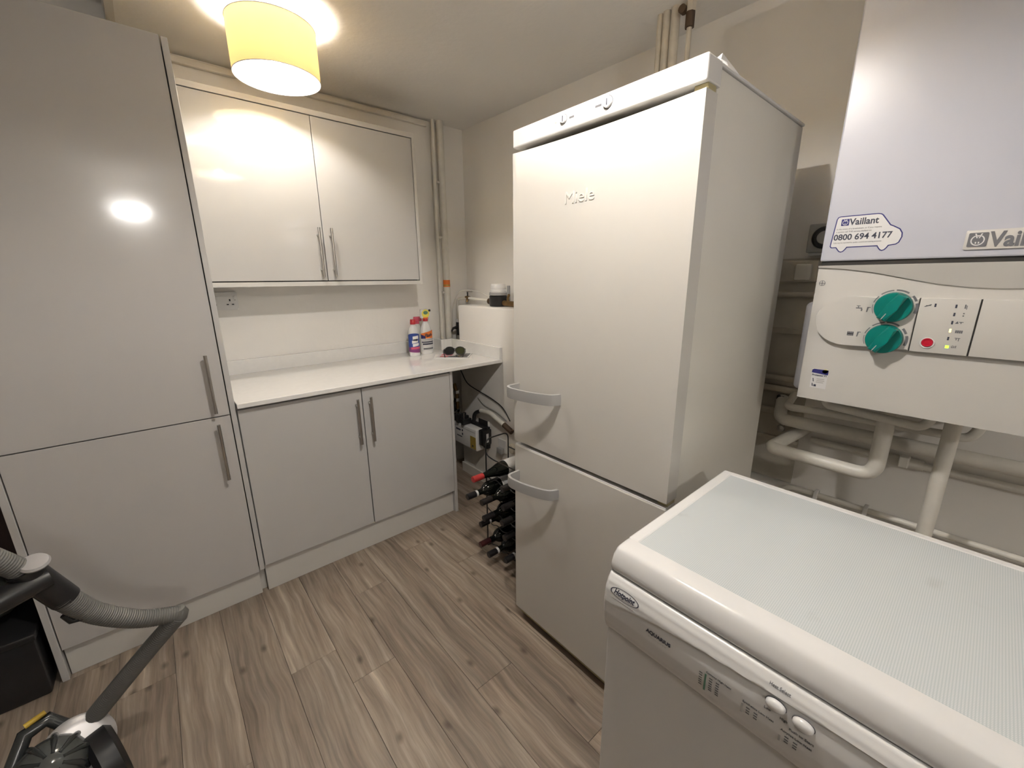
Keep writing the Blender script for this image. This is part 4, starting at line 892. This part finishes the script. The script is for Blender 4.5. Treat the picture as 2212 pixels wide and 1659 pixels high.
def bottle_profile(kind):
    if kind == 'slope': return [(0, 0), (0.0105, 0), (0.0140, 0.002), (0.0140, 0.060), (0.0150, 0.075), (0.022, 0.115), (0.033, 0.150), (0.0375, 0.185), (0.0375, 0.290), (0.034, 0.296), (0, 0.296)]
    return [(0, 0), (0.0105, 0), (0.0142, 0.002), (0.0142, 0.078), (0.0160, 0.088), (0.026, 0.100), (0.034, 0.114), (0.0365, 0.130), (0.0365, 0.290), (0.033, 0.296), (0, 0.296)]
def make_bottle(name, foil, kind, band, label_on):
    t = thing(name, '', 'bottle', (0, 0, 0), 'wine bottles in the wire rack', local=True)
    lathe('glass', bottle_profile(kind), 'glass_dark', t, axis='X', n=26)
    lathe('foil_cap', [(0, -0.0006), (0.0125, -0.0006), (0.0150, 0.001), (0.0150, 0.058), (0.0142, 0.0585)], foil, t, axis='X', n=22, cap=False)
    lathe('foil_end', [(0, -0.0008), (0.0125, -0.0008), (0.0125, -0.0004), (0, -0.0004)], foil, t, axis='X', n=22)
    if band: lathe('foil_band', [(0.0152, 0.047), (0.0152, 0.058)], 'sticker', t, axis='X', n=22, cap=False)
    if label_on: lathe('label', [(0.0380, 0.190), (0.0380, 0.275)], 'sticker', t, axis='X', n=26, cap=False)
    return t
def copy_thing(t, loc, label):
    c = t.copy(); COL.objects.link(c); c.location = loc; c['label'] = label; LOCAL.add(c.name)
    for ch in t.children:
        d = ch.copy(); COL.objects.link(d); d.parent = c
    return c
b = make_bottle('wine_bottle', 'foil_red', 'slope', False, True); b.location = (0.995, 1.440, 0.452); b['label'] = 'wine bottle with a bright red foil cap and white label, topmost in the rack'
pale = make_bottle('wine_bottle', 'foil_black', 'bordeaux', True, True); pale.location = (0.975, 1.462, 0.360); pale['label'] = 'black-capped wine bottle with a white neck band and white label, below the red-capped one'
dark = make_bottle('wine_bottle', 'foil_black', 'bordeaux', False, False); LB = 'dark wine bottle with a plain black cap lying in the wire rack'
dark.location = (0.998, 1.382, 0.356); dark['label'] = LB
band_l = 'dark wine bottle with a black cap and thin white neck band, without label'
band = make_bottle('wine_bottle', 'foil_black', 'bordeaux', True, False); band.location = (1.035, 1.445, 0.195); band['label'] = band_l
copy_thing(band, (1.015, 1.360, 0.082), band_l)
mar = make_bottle('wine_bottle', 'foil_maroon', 'bordeaux', False, False); mar.location = (1.030, 1.445, 0.085); mar['label'] = 'dark wine bottle with a maroon foil cap, lowest in its column of the rack'
for loc in ((1.010, 1.384, 0.268), (1.050, 1.296, 0.441), (1.055, 1.296, 0.346), (1.050, 1.300, 0.268), (1.055, 1.290, 0.192)): copy_thing(dark, loc, LB)
copy_thing(band, (1.050, 1.276, 0.082), band_l)

# ================================================================ vacuum cleaner
t = thing('vacuum_cleaner', 'dark grey bagless cylinder vacuum cleaner with a ribbed hose, before the tall cabinet', 'vacuum cleaner', (-0.38, 1.36, 0))
def ring_hose(pts, r0, r1, pitch=0.0055):
    P = [Vector(p) for p in pts]; acc = [0]
    for a, b in zip(P, P[1:]): acc.append(acc[-1] + (b-a).length)
    L = acc[-1]; n = int(L/pitch*4); out, rs = [], []
    for k in range(n+1):
        s = L*k/n; i = max(j for j in range(len(acc)-1) if acc[j] <= s + 1e-9)
        f = (s-acc[i])/max(1e-9, acc[i+1]-acc[i]); out.append(P[i].lerp(P[i+1], min(1, f)))
        rs.append((r0 + (r1-r0)*s/L)*(1.0 if k % 4 < 2 else 0.93))
    return out, rs
def hose(name, ctrl, r0, r1, m, bend):
    pts, rs = ring_hose(fillet(ctrl, bend, 10), r0, r1)
    bm = bmesh.new(); tube_bm(bm, pts, rs, 16); return link(name, bm_mesh(name, bm), m, t, smooth=True, autosmooth=80)
hose('hose', [(-0.325, 1.440, 0.170), (-0.255, 1.410, 0.255), (-0.160, 1.365, 0.372), (-0.088, 1.336, 0.452)], 0.0240, 0.0220, 'hose', 0.05)
hose('hose', [(-0.083, 1.338, 0.455), (-0.160, 1.330, 0.487), (-0.235, 1.318, 0.560), (-0.272, 1.295, 0.650)], 0.0215, 0.0255, 'hose', 0.06)
lathe('elbow', [(0, -0.023), (0.016, -0.018), (0.0225, 0), (0.016, 0.018), (0, 0.023)], 'hose', t, (-0.087, 1.337, 0.455), n=20)
hose('hose', [(-0.306, 1.276, 0.748), (-0.358, 1.243, 0.850), (-0.44, 1.20, 0.97)], 0.0215, 0.0215, 'hose', 0.05)
tube('cuff', [(-0.268, 1.300, 0.640), (-0.308, 1.274, 0.758)], [0.0275, 0.0280], 'black', t, n=20)
cap_axis = (Vector((0.12, -0.35, 0.93)).normalized())
q = cap_axis.to_track_quat('Z', 'Y').to_matrix()
lathe('release_cap', [(0, 0), (0.023, 0), (0.025, 0.005), (0.022, 0.010), (0, 0.012)], 'vac_silver', t, (-0.288, 1.268, 0.762), axis=q, n=26)
tube('grip', [(-0.275, 1.275, 0.720), (-0.330, 1.255, 0.715), (-0.40, 1.23, 0.70)], [0.022, 0.026, 0.02], 'black', t, n=14)
tube('cable_hook', [(-0.252, 1.306, 0.600), (-0.254, 1.300, 0.574), (-0.270, 1.300, 0.578), (-0.278, 1.300, 0.600)], 0.008, 'black', t, n=8)
# body: two wheels, bin, cyclone cones, silver disc
lathe('cyclone_body', [(0, 0.085), (0.025, 0.082), (0.052, 0.064), (0.068, 0.032), (0.074, 0.0), (0.074, -0.05), (0.070, -0.10), (0, -0.105)], 'vac_smoke', t, (-0.395, 1.355, 0.155), axis=Vector((0.25, -0.60, 0.75)).to_track_quat('Z', 'Y').to_matrix(), n=36)
cax = Vector((0.25, -0.60, 0.75)).normalized(); o0 = Vector((-0.395, 1.355, 0.155)); e1 = cax.orthogonal().normalized(); e2 = cax.cross(e1)
for k in range(10):
    a = 2*math.pi*k/10; d = e1*math.cos(a) + e2*math.sin(a)
    tube('cyclone_rib', [o0 + cax*0.082 + d*0.020, o0 + cax*0.062 + d*0.053, o0 + cax*0.015 + d*0.071, o0 - cax*0.05 + d*0.073], [0.004, 0.007, 0.008, 0.005], 'vac_grey', t, n=10)
lathe('silver_ring', [(0.040, 0), (0.074, 0.0), (0.076, 0.006), (0.070, 0.012), (0.045, 0.014)], 'vac_silver', t, o0 + Vector((0.048, 0.030, 0.000)), axis=Vector((0.30, -0.62, 0.70)).to_track_quat('Z', 'Y').to_matrix(), n=44, cap=True)
lathe('wheel', [(0, -0.03), (0.075, -0.03), (0.088, -0.018), (0.088, 0.018), (0.075, 0.03), (0, 0.032)], 'black', t, (-0.300, 1.365, 0.0885), axis=Vector((0.95, 0.3, 0.05)).to_track_quat('Z', 'Y').to_matrix(), n=32)
lathe('wheel', [(0, -0.03), (0.075, -0.03), (0.088, -0.018), (0.088, 0.018), (0.075, 0.03), (0, 0.032)], 'black', t, (-0.530, 1.300, 0.0885), axis=Vector((0.95, 0.3, 0.05)).to_track_quat('Z', 'Y').to_matrix(), n=32)
box('chassis', (-0.52, 1.26, 0.03), (-0.31, 1.46, 0.10), 'black', t, bevel=0.02, seg=3)
tube('carry_handle', [(-0.465, 1.385, 0.17), (-0.435, 1.435, 0.225), (-0.395, 1.452, 0.228), (-0.350, 1.435, 0.165)], [0.016, 0.018, 0.017, 0.016], 'vac_grey', t, n=12)
tube('yellow_catch', [(-0.432, 1.440, 0.246), (-0.396, 1.455, 0.250)], [0.007, 0.0065], 'yellow', t, n=8)

# ================================================================ dark corner left of the tall cabinet
t = thing('dark_recess_box', 'black box added for the unlit recess left of the tall cabinet', 'box', (-0.72, 2.0, 0))  # black box added where the recess is only unlit
box('tub', (-0.98, 1.86, 0.0), (-0.475, 2.145, 0.24), 'black', t, bevel=0.01)
box('lip', (-0.985, 1.853, 0.222), (-0.470, 2.148, 0.246), 'black', t, bevel=0.005)
bm = bmesh.new(); bmesh.ops.create_icosphere(bm, subdivisions=4, radius=1.0)
from mathutils import noise
for v in bm.verts:
    n = noise.noise(v.co*2.3)*0.22 + noise.noise(v.co*6)*0.08; p = v.co*(1+n)
    v.co = Vector((-0.70 + p.x*0.19, 2.0 + p.y*0.12, max(0.2475, 0.345 + p.z*0.12)))
tag(link('bin_bag', bm_mesh('bin_bag', bm), 'bag', smooth=True), 'crumpled dark grey bin bag lying on the black box', 'bag')
